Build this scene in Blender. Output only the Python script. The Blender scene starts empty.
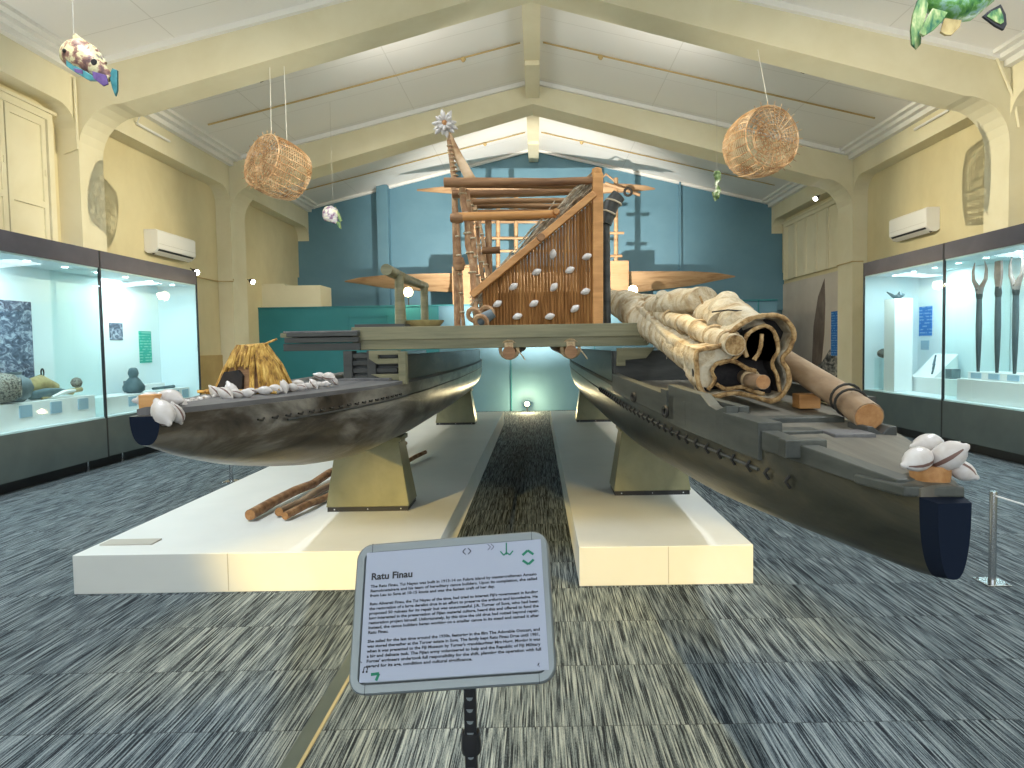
import bpy, math, random
from mathutils import Vector, Matrix
random.seed(7)
PI = math.pi
C = bpy.context.scene.collection
# ------------------------------------------------------------------ camera
F = 650.0; PX, PY = 537.0, 375.0
PITCH = math.atan(30/650); ROLL = math.radians(0.92)
EYE = Vector((0, 0, 1.55))
fwd = Vector((0, math.cos(PITCH), -math.sin(PITCH)))
r0 = Vector((1, 0, 0)); u0 = r0.cross(fwd)
RT = (r0*math.cos(ROLL) - u0*math.sin(ROLL)); UP = (u0*math.cos(ROLL) + r0*math.sin(ROLL))
def at(u, v, Y):
    d = fwd + RT*((u-PX)/F) + UP*(-(v-PY)/F)
    return EYE + d*(Y/d.y)
cam = bpy.data.cameras.new('camera'); co = bpy.data.objects.new('camera', cam); C.objects.link(co)
cam.sensor_width = 36; cam.lens = F/1024*36; cam.shift_x = (512-PX)/1024; cam.shift_y = -(384-PY)/1024
cam.clip_start = 0.05; cam.clip_end = 200
co.matrix_world = Matrix(((RT.x, UP.x, -fwd.x, EYE.x), (RT.y, UP.y, -fwd.y, EYE.y), (RT.z, UP.z, -fwd.z, EYE.z), (0, 0, 0, 1)))
bpy.context.scene.camera = co
# ------------------------------------------------------------------ materials
def mat(name, col, rough=0.6, metal=0.0, spec=0.5, emit=None, es=1.0):
    m = bpy.data.materials.new(name); m.use_nodes = True
    b = m.node_tree.nodes['Principled BSDF']
    b.inputs['Base Color'].default_value = (*col, 1); b.inputs['Roughness'].default_value = rough
    b.inputs['Metallic'].default_value = metal; b.inputs['Specular IOR Level'].default_value = spec
    if emit:
        b.inputs['Emission Color'].default_value = (*emit, 1); b.inputs['Emission Strength'].default_value = es
    return m
def nd(m, t, **k):
    n = m.node_tree.nodes.new(t)
    for a, v in k.items(): setattr(n, a, v)
    return n
def noisy(name, cols, scale=(4, 4, 4), rough=0.6, detail=5, bump=0.15, nscale=1.0, spec=0.4, bdist=0.01, metal=0.0, dist=0.3, coord='Object'):
    """procedural colour from a stretched noise through a ramp; bump from the same noise"""
    m = mat(name, cols[0][1], rough, metal, spec); L = m.node_tree.links
    tc = nd(m, 'ShaderNodeTexCoord'); mp = nd(m, 'ShaderNodeMapping'); mp.inputs['Scale'].default_value = scale
    nz = nd(m, 'ShaderNodeTexNoise'); nz.inputs['Scale'].default_value = nscale; nz.inputs['Detail'].default_value = detail
    nz.inputs['Roughness'].default_value = 0.62; nz.inputs['Distortion'].default_value = dist
    rp = nd(m, 'ShaderNodeValToRGB'); e = rp.color_ramp.elements
    e[0].position, e[0].color = cols[0][0], (*cols[0][1], 1); e[1].position, e[1].color = cols[-1][0], (*cols[-1][1], 1)
    for p, c in cols[1:-1]:
        q = e.new(p); q.color = (*c, 1)
    b = m.node_tree.nodes['Principled BSDF']
    L.new(tc.outputs[coord], mp.inputs[0]); L.new(mp.outputs[0], nz.inputs['Vector']); L.new(nz.outputs['Fac'], rp.inputs[0])
    L.new(rp.outputs[0], b.inputs['Base Color'])
    if bump:
        bp = nd(m, 'ShaderNodeBump'); bp.inputs['Strength'].default_value = bump; bp.inputs['Distance'].default_value = bdist
        L.new(nz.outputs['Fac'], bp.inputs['Height']); L.new(bp.outputs[0], b.inputs['Normal'])
    return m
M = {}
M['wall'] = noisy('cream_paint', [(.3, (.60, .52, .31)), (.7, (.70, .62, .39))], (1.2, 1.2, .8), .7, 4, .04)
M['beam'] = noisy('cream_beam_paint', [(.3, (.66, .60, .41)), (.7, (.74, .69, .51))], (1, 1, 1), .65, 4, .03)
M['tan'] = noisy('tan_dado_paint', [(.3, (.42, .30, .12)), (.7, (.52, .38, .17))], (2, 2, 2), .6, 4, .03)
M['white_trim'] = mat('white_gloss_trim', (.80, .79, .76), .4)
M['blue'] = noisy('blue_wall_paint', [(.3, (.105, .225, .30)), (.7, (.13, .26, .34))], (1, 1, 1), .55, 4, .03)
M['teal'] = noisy('teal_partition_paint', [(.3, (.018, .17, .20)), (.7, (.028, .20, .235))], (1, 1, 1), .45, 4, .02)
M['teal_light'] = M['blue']
M['plinth'] = noisy('white_plinth_paint', [(.3, (.66, .68, .67)), (.7, (.74, .755, .74))], (1, 1, 1), .5, 4, .02)
M['strip'] = mat('carpet_edge_strip', (.36, .31, .18), .5)
M['white'] = mat('matt_white', (.8, .8, .8), .5)
M['shell_slit'] = mat('shell_opening', (.16, .085, .07), .6)
M['shell'] = noisy('shell_porcelain', [(.3, (.50, .45, .42)), (.65, (.62, .59, .58))], (20, 20, 20), .28, 3, .02)
M['black'] = mat('black_plastic', (.012, .012, .014), .4)
M['chrome'] = mat('brushed_steel', (.55, .56, .58), .25, 1)
M['alu'] = mat('silver_frame', (.23, .26, .275), .45, .4)
M['paper'] = mat('paper_white', (.34, .375, .47), .6, spec=.2)
M['ink'] = mat('black_ink', (.015, .015, .02), .6)
M['green_ink'] = mat('green_ink', (.0, .16, .09), .6)
M['wire'] = mat('cord_grey', (.45, .43, .38), .6)
M['hull_left'] = noisy('weathered_hull_silver', [(.34, (.022, .018, .014)), (.44, (.065, .052, .038)), (.52, (.13, .118, .10)), (.64, (.26, .24, .20))], (2.2, 1.1, 4.5), .30, 9, .35, 1.3, dist=.8)
M['hull_right'] = noisy('weathered_hull_dark', [(.32, (.010, .011, .009)), (.46, (.028, .029, .021)), (.58, (.055, .050, .033)), (.72, (.13, .105, .055))], (2.4, 1.0, 5), .34, 9, .35, 1.3, dist=.8)
M['deck'] = noisy('slate_grey_deck', [(.3, (.075, .075, .082)), (.7, (.16, .155, .155))], (14, 1.2, 4), .55, 7, .2)
M['deck_brown'] = noisy('brown_grey_deck', [(.3, (.085, .078, .062)), (.7, (.165, .15, .12))], (14, 1.0, 4), .55, 7, .2)
M['dark_wood'] = noisy('dark_old_timber', [(.3, (.028, .030, .030)), (.7, (.075, .078, .072))], (2, 2, 12), .5, 6, .2)
M['rail'] = noisy('grey_carved_timber', [(.3, (.034, .038, .034)), (.7, (.088, .092, .080))], (12, 1.2, 12), .5, 6, .2)
M['green_wood'] = noisy('green_grey_timber', [(.3, (.115, .115, .060)), (.5, (.19, .18, .105)), (.72, (.27, .24, .14))], (1.2, 10, 16), .5, 7, .2)
M['bow_paint'] = mat('blue_black_bow_paint', (.004, .009, .022), .75, spec=.15)
M['support'] = noisy('olive_steel_paint', [(.3, (.17, .165, .085)), (.7, (.25, .24, .13))], (3, 3, 3), .35, 5, .03)
M['orange_wood'] = noisy('orange_timber', [(.3, (.38, .17, .05)), (.55, (.55, .27, .09)), (.75, (.66, .36, .14))], (3, 3, 14), .5, 6, .15)
M['orange_x'] = noisy('orange_timber_beam', [(.3, (.38, .17, .05)), (.55, (.53, .26, .09)), (.75, (.64, .35, .14))], (2, 8, 14), .5, 6, .15)
M['log'] = noisy('brown_log', [(.3, (.12, .055, .025)), (.5, (.27, .14, .065)), (.72, (.45, .27, .14))], (1.5, 14, 14), .6, 6, .3)
M['post'] = noisy('brown_lashed_post', [(.32, (.17, .08, .035)), (.5, (.36, .20, .10)), (.7, (.58, .40, .24))], (14, 14, 9), .6, 5, .3)
M['reed'] = noisy('reed_wall', [(.3, (.13, .055, .018)), (.55, (.28, .13, .045)), (.75, (.42, .22, .08))], (40, 2, 2.5), .85, 5, .3, spec=.1)
M['leaf'] = noisy('dry_leaf_strands', [(.3, (.16, .11, .06)), (.5, (.38, .31, .22)), (.75, (.62, .58, .47))], (25, 25, 25), .75, 4, .3)
M['thatch'] = noisy('golden_thatch', [(.36, (.16, .07, .012)), (.5, (.46, .26, .05)), (.66, (.72, .48, .14))], (45, 45, 9), .6, 5, .3)
M['pole'] = noisy('pale_brown_pole', [(.3, (.17, .105, .06)), (.5, (.29, .195, .12)), (.75, (.42, .31, .21))], (10, 2, 10), .5, 6, .2)
M['cut'] = noisy('cut_wood_end', [(.3, (.32, .14, .045)), (.7, (.48, .25, .10))], (30, 30, 30), .6, 4, .1)
M['sail'] = noisy('cream_mat_sail', [(.30, (.24, .155, .075)), (.40, (.42, .32, .20)), (.52, (.54, .46, .33)), (.70, (.64, .58, .46))], (11, 11, 11), .9, 9, .9, 1.0, bdist=.03, spec=.1)
M['sail_edge'] = noisy('tan_sail_hem', [(.34, (.13, .065, .022)), (.5, (.36, .22, .09)), (.68, (.54, .38, .20))], (35, 35, 35), .8, 5, .6)
M['hollow_shade'] = noisy('dark_hollow_shade', [(.3, (.008, .007, .008)), (.7, (.035, .028, .026))], (20, 20, 20), .8, 5, .4)  # near-black standing in for shade inside the sail roll and hut doorway
M['rope'] = noisy('sinnet_rope', [(.3, (.30, .20, .10)), (.7, (.55, .42, .26))], (60, 60, 60), .8, 4, .4)
M['dark_rope'] = mat('dark_lashing', (.02, .018, .015), .7)
M['cane'] = noisy('cane_weave', [(.35, (.26, .13, .055)), (.5, (.50, .31, .16)), (.65, (.68, .50, .33))], (5, 5, 5), .6, 3, .0)
M['case_grey'] = noisy('grey_green_case_panel', [(.3, (.070, .090, .088)), (.7, (.095, .118, .112))], (2, 2, 2), .35, 3, .0)
M['case_head'] = noisy('charcoal_case_header', [(.3, (.080, .076, .095)), (.7, (.105, .098, .118))], (2, 2, 2), .25, 3, .0)
M['case_in'] = mat('case_interior_pale', (.78, .87, .90), .5)
M['pedestal'] = mat('pedestal_white', (.88, .90, .90), .4)
M['clay'] = noisy('grey_clay', [(.3, (.10, .13, .15)), (.7, (.20, .24, .26))], (8, 8, 8), .5, 4, .1)
M['clay_dark'] = noisy('dark_clay', [(.3, (.05, .085, .10)), (.7, (.10, .15, .17))], (8, 8, 8), .5, 4, .1)
M['pattern_clay'] = noisy('speckled_basketry', [(.40, (.10, .08, .06)), (.5, (.35, .32, .27)), (.6, (.08, .07, .06))], (30, 30, 30), .6, 4, .2)
M['carved'] = noisy('yellow_brown_carving', [(.3, (.30, .22, .09)), (.7, (.52, .42, .20))], (10, 10, 10), .5, 4, .1)
M['club'] = noisy('dark_club_wood', [(.3, (.030, .040, .045)), (.7, (.075, .085, .085))], (10, 10, 3), .45, 4, .1)
M['club_head'] = noisy('grey_brown_bone', [(.3, (.16, .12, .11)), (.7, (.30, .24, .21))], (10, 10, 10), .5, 4, .1)
M['led'] = mat('led_strip', (.9, .95, 1), .5, emit=(.85, .95, 1), es=14)
M['lamp'] = mat('warm_lamp_face', (1, .9, .7), .5, emit=(1, .84, .42), es=25)
M['lamp_cool'] = mat('white_lamp_face', (1, 1, 1), .5, emit=(1, .96, .9), es=60)
M['fill_tube'] = mat('fill_tube_face', (1, 1, 1), .5, emit=(.95, .98, 1), es=12)  # glowing face of the added fill battens

def glass():
    m = bpy.data.materials.new('clear_glass'); m.use_nodes = True; N = m.node_tree; N.nodes.clear()
    o = N.nodes.new('ShaderNodeOutputMaterial'); mx = N.nodes.new('ShaderNodeMixShader'); f = N.nodes.new('ShaderNodeFresnel'); f.inputs[0].default_value = 1.5
    t = N.nodes.new('ShaderNodeBsdfTransparent'); t.inputs[0].default_value = (.93, .985, .98, 1)
    g = N.nodes.new('ShaderNodeBsdfGlossy'); g.inputs['Roughness'].default_value = 0.02
    ge = N.nodes.new('ShaderNodeNewGeometry'); iv = N.nodes.new('ShaderNodeMath'); iv.operation = 'SUBTRACT'; iv.inputs[0].default_value = 1; N.links.new(ge.outputs['Backfacing'], iv.inputs[1])
    mu = N.nodes.new('ShaderNodeMath'); mu.operation = 'MULTIPLY'; N.links.new(iv.outputs[0], mu.inputs[0]); N.links.new(f.outputs[0], mu.inputs[1]); N.links.new(mu.outputs[0], mx.inputs[0]); N.links.new(t.outputs[0], mx.inputs[1]); N.links.new(g.outputs[0], mx.inputs[2]); N.links.new(mx.outputs[0], o.inputs[0])
    return m
M['glass'] = glass()

def mth(m, op, a, b=None):
    n = nd(m, 'ShaderNodeMath', operation=op)
    for i, v in enumerate((a, b)):
        if v is None: continue
        if isinstance(v, (int, float)): n.inputs[i].default_value = v
        else: m.node_tree.links.new(v, n.inputs[i])
    return n.outputs[0]
def carpet():
    m = mat('striped_carpet_tiles', (.1, .12, .14), .9, spec=.15); L = m.node_tree.links
    tc = nd(m, 'ShaderNodeTexCoord'); s = nd(m, 'ShaderNodeSeparateXYZ'); L.new(tc.outputs['Object'], s.inputs[0])
    tx = mth(m, 'FLOOR', mth(m, 'MULTIPLY', s.outputs[0], 2.0)); ty = mth(m, 'FLOOR', mth(m, 'MULTIPLY', mth(m, 'ADD', s.outputs[1], .43), 2.0))
    cell = nd(m, 'ShaderNodeCombineXYZ'); L.new(tx, cell.inputs[0]); L.new(ty, cell.inputs[1])
    wn = nd(m, 'ShaderNodeTexWhiteNoise', noise_dimensions='3D'); L.new(cell.outputs[0], wn.inputs['Vector'])
    off = mth(m, 'MULTIPLY', wn.outputs['Value'], 37.0)
    def stripes(sx, sy, det):
        cv = nd(m, 'ShaderNodeCombineXYZ'); L.new(mth(m, 'MULTIPLY', s.outputs[0], sx), cv.inputs[0]); L.new(mth(m, 'MULTIPLY', s.outputs[1], sy), cv.inputs[1]); L.new(off, cv.inputs[2])
        n = nd(m, 'ShaderNodeTexNoise'); n.inputs['Scale'].default_value = 1; n.inputs['Detail'].default_value = det; n.inputs['Roughness'].default_value = .7
        L.new(cv.outputs[0], n.inputs['Vector']); return n.outputs['Fac']
    a = stripes(120, 2.6, 2.0); b = stripes(330, 90, 2); c = stripes(190, 5, 1)
    v = mth(m, 'ADD', mth(m, 'MULTIPLY', a, .59), mth(m, 'ADD', mth(m, 'MULTIPLY', b, .16), mth(m, 'MULTIPLY', c, .25)))
    rp = nd(m, 'ShaderNodeValToRGB'); L.new(v, rp.inputs[0]); e = rp.color_ramp.elements
    e[0].position = .42; e[0].color = (.012, .016, .022, 1); e[1].position = .60; e[1].color = (.27, .31, .32, 1)
    for p, c_ in ((.455, (.030, .040, .050)), (.485, (.085, .108, .125)), (.535, (.145, .175, .19))):
        q = e.new(p); q.color = (*c_, 1)
    # thin dark joints between tile rows
    fy = mth(m, 'FRACT', mth(m, 'MULTIPLY', mth(m, 'ADD', s.outputs[1], .43), 2.0))
    j = mth(m, 'LESS_THAN', fy, .014)
    mx = nd(m, 'ShaderNodeMixRGB'); mx.inputs[2].default_value = (.03, .035, .04, 1); L.new(mth(m, 'MULTIPLY', j, .5), mx.inputs[0]); L.new(rp.outputs[0], mx.inputs[1])
    bs = m.node_tree.nodes['Principled BSDF']; L.new(mx.outputs[0], bs.inputs['Base Color'])
    bp = nd(m, 'ShaderNodeBump'); bp.inputs['Strength'].default_value = .5; bp.inputs['Distance'].default_value = .004; L.new(v, bp.inputs['Height']); L.new(bp.outputs[0], bs.inputs['Normal'])
    return m
M['carpet'] = carpet()
def boards(name, base, joint, sx, sy, w=.012):
    m = mat(name, base, .6); L = m.node_tree.links
    tc = nd(m, 'ShaderNodeTexCoord'); s = nd(m, 'ShaderNodeSeparateXYZ'); L.new(tc.outputs['Object'], s.inputs[0])
    a = mth(m, 'LESS_THAN', mth(m, 'FRACT', mth(m, 'MULTIPLY', s.outputs[0], sx)), w*sx)
    b = mth(m, 'LESS_THAN', mth(m, 'FRACT', mth(m, 'MULTIPLY', s.outputs[1], sy)), w*sy)
    mx = nd(m, 'ShaderNodeMixRGB'); mx.inputs[1].default_value = (*base, 1); mx.inputs[2].default_value = (*joint, 1)
    L.new(mth(m, 'MULTIPLY', mth(m, 'MAXIMUM', a, b), .55), mx.inputs[0]); L.new(mx.outputs[0], m.node_tree.nodes['Principled BSDF'].inputs['Base Color'])
    return m
M['ceiling'] = boards('ceiling_boards', (.80, .785, .76), (.56, .54, .50), 1/2.4, 1/1.2, .014)
def lined(name, base, ink, dens):
    m = mat(name, base, .5); L = m.node_tree.links
    tc = nd(m, 'ShaderNodeTexCoord'); s = nd(m, 'ShaderNodeSeparateXYZ'); L.new(tc.outputs['Object'], s.inputs[0])
    a = mth(m, 'GREATER_THAN', mth(m, 'FRACT', mth(m, 'MULTIPLY', s.outputs[2], dens)), .6)
    nz = nd(m, 'ShaderNodeTexNoise'); nz.inputs['Scale'].default_value = 14; L.new(tc.outputs['Object'], nz.inputs['Vector'])
    b = mth(m, 'MULTIPLY', a, mth(m, 'GREATER_THAN', nz.outputs['Fac'], .47))
    mx = nd(m, 'ShaderNodeMixRGB'); mx.inputs[1].default_value = (*base, 1); mx.inputs[2].default_value = (*ink, 1)
    L.new(mth(m, 'MULTIPLY', b, .45), mx.inputs[0]); L.new(mx.outputs[0], m.node_tree.nodes['Principled BSDF'].inputs['Base Color'])
    return m
M['green_panel'] = lined('green_text_panel', (.01, .36, .27), (.5, .8, .7), 22)
M['blue_panel'] = lined('blue_text_panel', (.01, .15, .50), (.4, .6, .85), 18)
M['photo_bw'] = noisy('old_photo_print', [(.36, (.03, .04, .07)), (.5, (.10, .12, .19)), (.62, (.42, .46, .56))], (6, 6, 9), .4, 9, 0, 1.4, dist=1.2)
M['mural'] = noisy('pale_mural_print', [(.3, (.50, .45, .39)), (.7, (.62, .57, .50))], (.8, .8, .8), .5, 4, 0)
M['mural_rock'] = noisy('mural_rock_print', [(.40, (.03, .035, .04)), (.5, (.18, .19, .19)), (.6, (.42, .40, .36))], (5, 5, 9), .5, 9, 0)
M['mural_sail'] = noisy('mural_sail_print', [(.3, (.13, .095, .075)), (.7, (.24, .19, .155))], (4, 4, 2), .5, 4, 0)
M['box_ply'] = noisy('pale_plywood', [(.3, (.36, .20, .095)), (.7, (.45, .27, .14))], (2, 2, 9), .5, 5, .05)
M['canoe_pale'] = noisy('pale_orange_canoe_wood', [(.3, (.20, .11, .05)), (.5, (.36, .225, .12)), (.75, (.44, .29, .16))], (1, 10, 10), .5, 6, .1)

# ------------------------------------------------------------------ mesh builder
class MB:
    def __init__(s): s.v = []; s.f = []; s.mi = []; s.m = 0
    def add(s, vs, fs):
        b = len(s.v); s.v += [Vector(p) for p in vs]; s.f += [[b+i for i in f] for f in fs]; s.mi += [s.m]*len(fs); return s
    def box(s, x0, x1, y0, y1, z0, z1):
        return s.add([(x0,y0,z0),(x1,y0,z0),(x1,y1,z0),(x0,y1,z0),(x0,y0,z1),(x1,y0,z1),(x1,y1,z1),(x0,y1,z1)],
                     [(0,3,2,1),(4,5,6,7),(0,1,5,4),(1,2,6,5),(2,3,7,6),(3,0,4,7)])
    def bar(s, a, b, w, h, up=(0, 0, 1)):
        a, b = Vector(a), Vector(b); d = (b-a).normalized(); x = d.cross(Vector(up)).normalized(); z = x.cross(d)
        vs = []
        for p in (a, b):
            for i, j in ((-1,-1),(1,-1),(1,1),(-1,1)): vs.append(p + x*(w/2*i) + z*(h/2*j))
        return s.add(vs, [(0,3,2,1),(4,5,6,7),(0,1,5,4),(1,2,6,5),(2,3,7,6),(3,0,4,7)])
    def tube(s, pts, r, n=10, cap=True, jit=0.0, squash=1.0):
        pts = [Vector(p) for p in pts]; k = len(pts); rs = r if isinstance(r, (list, tuple)) else [r]*k
        vs = []; prev = None
        for i, p in enumerate(pts):
            d = (pts[min(i+1, k-1)] - pts[max(i-1, 0)]).normalized()
            if prev is None:
                x = d.cross(Vector((0, 0, 1)))
                if x.length < .05: x = d.cross(Vector((1, 0, 0)))
            else: x = prev - d*prev.dot(d)
            x.normalize(); prev = x; y = d.cross(x)
            for j in range(n):
                t = 2*PI*j/n; q = rs[i]*(1 + random.uniform(-jit, jit))
                vs.append(p + x*(q*math.cos(t)) + y*(q*math.sin(t)*squash))
        fs = [(i*n+j, i*n+(j+1) % n, (i+1)*n+(j+1) % n, (i+1)*n+j) for i in range(k-1) for j in range(n)]
        if cap: fs += [tuple(range(n))[::-1], tuple(range((k-1)*n, k*n))]
        return s.add(vs, fs)
    def ring(s, c, R, r, n=24, m=5, ax=(0, 0, 1)):
        ax = Vector(ax).normalized(); x = ax.orthogonal().normalized(); y = ax.cross(x); c = Vector(c); vs = []
        for i in range(n):
            t = 2*PI*i/n; e = x*math.cos(t) + y*math.sin(t)
            for j in range(m):
                u = 2*PI*j/m; vs.append(c + e*(R + r*math.cos(u)) + ax*(r*math.sin(u)))
        return s.add(vs, [(i*m+j, i*m+(j+1) % m, ((i+1) % n)*m+(j+1) % m, ((i+1) % n)*m+j) for i in range(n) for j in range(m)])
    def lathe(s, prof, n=20, c=(0, 0, 0), ax=(0, 0, 1), sy=1.0):
        ax = Vector(ax).normalized(); x = ax.orthogonal().normalized(); y = ax.cross(x); c = Vector(c); vs = []
        for r, h in prof:
            for j in range(n):
                t = 2*PI*j/n; vs.append(c + x*(r*math.cos(t)) + y*(r*sy*math.sin(t)) + ax*h)
        k = len(prof)
        fs = [(i*n+j, i*n+(j+1) % n, (i+1)*n+(j+1) % n, (i+1)*n+j) for i in range(k-1) for j in range(n)]
        fs += [tuple(range(n))[::-1], tuple(range((k-1)*n, k*n))]
        return s.add(vs, fs)
    def loft(s, rings, cap=True):
        n = len(rings[0]); vs = [p for r in rings for p in r]; k = len(rings)
        fs = [(i*n+j, i*n+(j+1) % n, (i+1)*n+(j+1) % n, (i+1)*n+j) for i in range(k-1) for j in range(n)]
        if cap: fs += [tuple(range(n))[::-1], tuple(range((k-1)*n, k*n))]
        return s.add(vs, fs)
    def prism(s, poly, vec):
        vec = Vector(vec); poly = [Vector(p) for p in poly]; n = len(poly)
        return s.add(poly + [p+vec for p in poly], [tuple(range(n))[::-1], tuple(range(n, 2*n))] + [(j, (j+1) % n, n+(j+1) % n, n+j) for j in range(n)])
    def build(s, name, m, parent=None, smooth=False, bevel=0, local=False):
        me = bpy.data.meshes.new(name); off = Vector((0, 0, 0))
        if parent is not None and not local:
            q = parent
            while q is not None: off += q.location; q = q.parent
        me.from_pydata([p-off for p in s.v], [], s.f); me.update()
        ms = m if isinstance(m, (list, tuple)) else [m]
        for k in ms: me.materials.append(M[k])
        if len(ms) > 1: me.polygons.foreach_set('material_index', s.mi)
        import bmesh
        b = bmesh.new(); b.from_mesh(me); bmesh.ops.recalc_face_normals(b, faces=b.faces); b.to_mesh(me); b.free()
        if smooth:
            me.polygons.foreach_set('use_smooth', [True]*len(me.polygons)); me.set_sharp_from_angle(angle=math.radians(50))
        o = bpy.data.objects.new(name, me); C.objects.link(o)
        if parent is not None: o.parent = parent
        if bevel:
            bv = o.modifiers.new('edge', 'BEVEL'); bv.width = bevel; bv.segments = 2; bv.limit_method = 'ANGLE'
        return o
def tag(o, label, cat, group=None, kind=None):
    o['label'] = label; o['category'] = cat
    if group: o['group'] = group
    if kind: o['kind'] = kind
    return o
def thing(name, loc, label, cat, group=None):
    o = bpy.data.objects.new(name, None); o.empty_display_size = .05; C.objects.link(o); o.location = loc
    return tag(o, label, cat, group)
def struct(o): o['kind'] = 'structure'; return o
def light(kind, name, loc, energy, col=(1, 1, 1), aim=None, **k):
    d = bpy.data.lights.new(name, kind); d.energy = energy; d.color = col
    for a, v in k.items(): setattr(d, a, v)
    o = bpy.data.objects.new(name, d); C.objects.link(o); o.location = loc
    if aim is not None: o.rotation_euler = (Vector(aim)-Vector(loc)).to_track_quat('-Z', 'Y').to_euler()
    return o

# ------------------------------------------------------------------ room
XL, XR, CL, CR, YB, YF = -6.5, 6.8, -6.2, 6.5, 18.0, -4.0
zc = lambda x: 6.90 - .24*abs(x)
HB = 4.85
struct(MB().box(XL-.2, XR+.2, YF-.2, YB+.2, -.1, 0).build('floor', 'carpet'))
b = MB(); b.prism([(XL-.2, YF-.2, zc(XL-.2)), (0, YF-.2, 6.9), (XR+.2, YF-.2, zc(XR+.2)), (XR+.2, YF-.2, zc(XR)+.3), (0, YF-.2, 7.2), (XL-.2, YF-.2, zc(XL)+.3)], (0, YB-YF+.4, 0))
struct(b.build('ceiling', 'ceiling'))
for side, x0, x1 in (('left', XL-.2, XL), ('right', XR, XR+.2)):
    struct(MB().box(x0, x1, YF-.2, YB+.2, 0, zc(x0)).build('wall_'+side, 'wall'))
b = MB(); b.prism([(XL, YB, 0), (XR, YB, 0), (XR, YB, zc(XR)), (0, YB, 6.9), (XL, YB, zc(XL))], (0, .2, 0))
struct(b.build('wall_back', 'blue'))
# unseen rear wall behind the photographer, its three window openings invented for fill light
b = MB()
for x0, x1, z0, z1 in ((XL, XR, 0, 1.2), (XL, XR, 4.0, 5.3), (XL, -5, 1.2, 4), (-2.2, -1.6, 1.2, 4), (1.4, 2.0, 1.2, 4), (4.8, XR, 1.2, 4)):
    b.box(x0, x1, YF-.2, YF, z0, z1)
b.prism([(XL, YF-.2, 5.3), (XR, YF-.2, 5.3), (0, YF-.2, 6.9)], (0, .2, 0))
struct(b.build('wall_front', 'wall'))
nt = 0
def trim(b, m, **k):
    global nt; nt += 1
    return struct(b.build('trim_%d' % nt, m, **k))
# portal frames: column, curved knee, sloping beam, in one piece each
def arc(cx, cz, r, a0, a1, n=8): return [(cx+r*math.cos(a0+(a1-a0)*i/n), cz+r*math.sin(a0+(a1-a0)*i/n)) for i in range(n+1)]
for y0, y1, zf in ((4.3, 4.85, 2.92), (9.0, 9.5, 2.92), (13.4, 14.05, 0)):
    def soff(x): return 6.43 - .27*abs(x)
    P = [(XL, zf), (CL, zf)]
    R = .62; xk = CL+R; zk = soff(xk) - .0
    P += [(CL, zk-R)] + [(xk-R*math.cos(t), zk-R+R*math.sin(t)) for t in [PI/2*i/8 for i in range(1, 9)]]
    P += [(0, soff(0))]
    xk = CR-R; zk = soff(xk)
    P += [(xk+R*math.sin(t), zk-R+R*math.cos(t)) for t in [PI/2*i/8 for i in range(0, 9)]]
    P += [(CR, zf), (XR, zf), (XR, zc(XR)), (0, 6.9), (XL, zc(XL))]
    b = MB(); q = len(P); mid = P.index((0, soff(0)))
    # split at the ridge so that the outline stays simple
    left = P[:mid+1] + [(0, 6.9), (XL, zc(XL))]; right = P[mid:-1]
    for poly in (left, right): b.prism([(x, y0, z) for x, z in poly], (0, y1-y0, 0))
    trim(b, 'beam')
# header bands above the recessed wall bays, with rounded lower corners
for (ya, yb) in ((4.85, 9.0), (9.5, 13.4), (14.05, YB)):
    for xo, xi in ((XL, CL), (XR, CR)):
        r = .35
        P = [(ya, HB-r)] + [(ya+r-r*math.cos(t), HB-r+r*math.sin(t)) for t in [PI/2*i/6 for i in range(1, 7)]]
        P += [(yb-r+r*math.sin(t), HB-r+r*math.cos(t)) for t in [PI/2*i/6 for i in range(0, 7)]]
        P += [(yb, zc(xi)), (ya, zc(xi))]
        trim(MB().prism([(xi, y, z) for y, z in P], (xo-xi, 0, 0)), 'beam')
        # white cornice in three steps where the ceiling meets the band
        s = 1 if xi < 0 else -1; b = MB()
        for k, (w, h) in enumerate(((.30, .05), (.20, .09), (.10, .15))):
            z = zc(xi+s*w); b.box(min(xi, xi+s*w), max(xi, xi+s*w), ya, yb, z-h, z+.04)
        trim(b, 'white_trim')
# white mouldings along the beams
for y0, y1 in ((8.93, 9.0), (9.5, 9.57), (13.33, 13.4), (14.05, 14.12)):
    for s, xe in ((-1, CL+.2), (1, CR-.2)):
        trim(MB().bar((0, (y0+y1)/2, 6.86), (xe, (y0+y1)/2, zc(xe)-.04), y1-y0, .08), 'white_trim')
for s, xe in ((-1, XL), (1, XR)): trim(MB().bar((0, YB-.04, 6.86), (xe, YB-.04, zc(xe)-.04), .08, .07), 'white_trim')
# ridge beam, stepping down near each frame
b = MB()
for ya, yb in ((YF, 4.3), (4.85, 9.0), (9.5, 13.4), (14.05, YB)): b.box(-.14, .14, ya, yb, 6.62, 6.88); b.box(-.13, .13, ya+(yb-ya)*.6, yb, 6.54, 6.63)
trim(b, 'beam')
# thin conduits across the ceiling with little sprinkler boxes
for Y in (7.0, 11.6, 16.4):
    for s, xe in ((-1, CL+.5), (1, CR-.5)):
        b = MB().bar((s*.2, Y, zc(.2)-.03), (xe, Y, zc(xe)-.03), .025, .02); b.lathe([(.04, 0), (.05, -.03), (.02, -.07)], 10, (s*1.2, Y, zc(1.2)-.03)); trim(b, 'tan')
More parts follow.
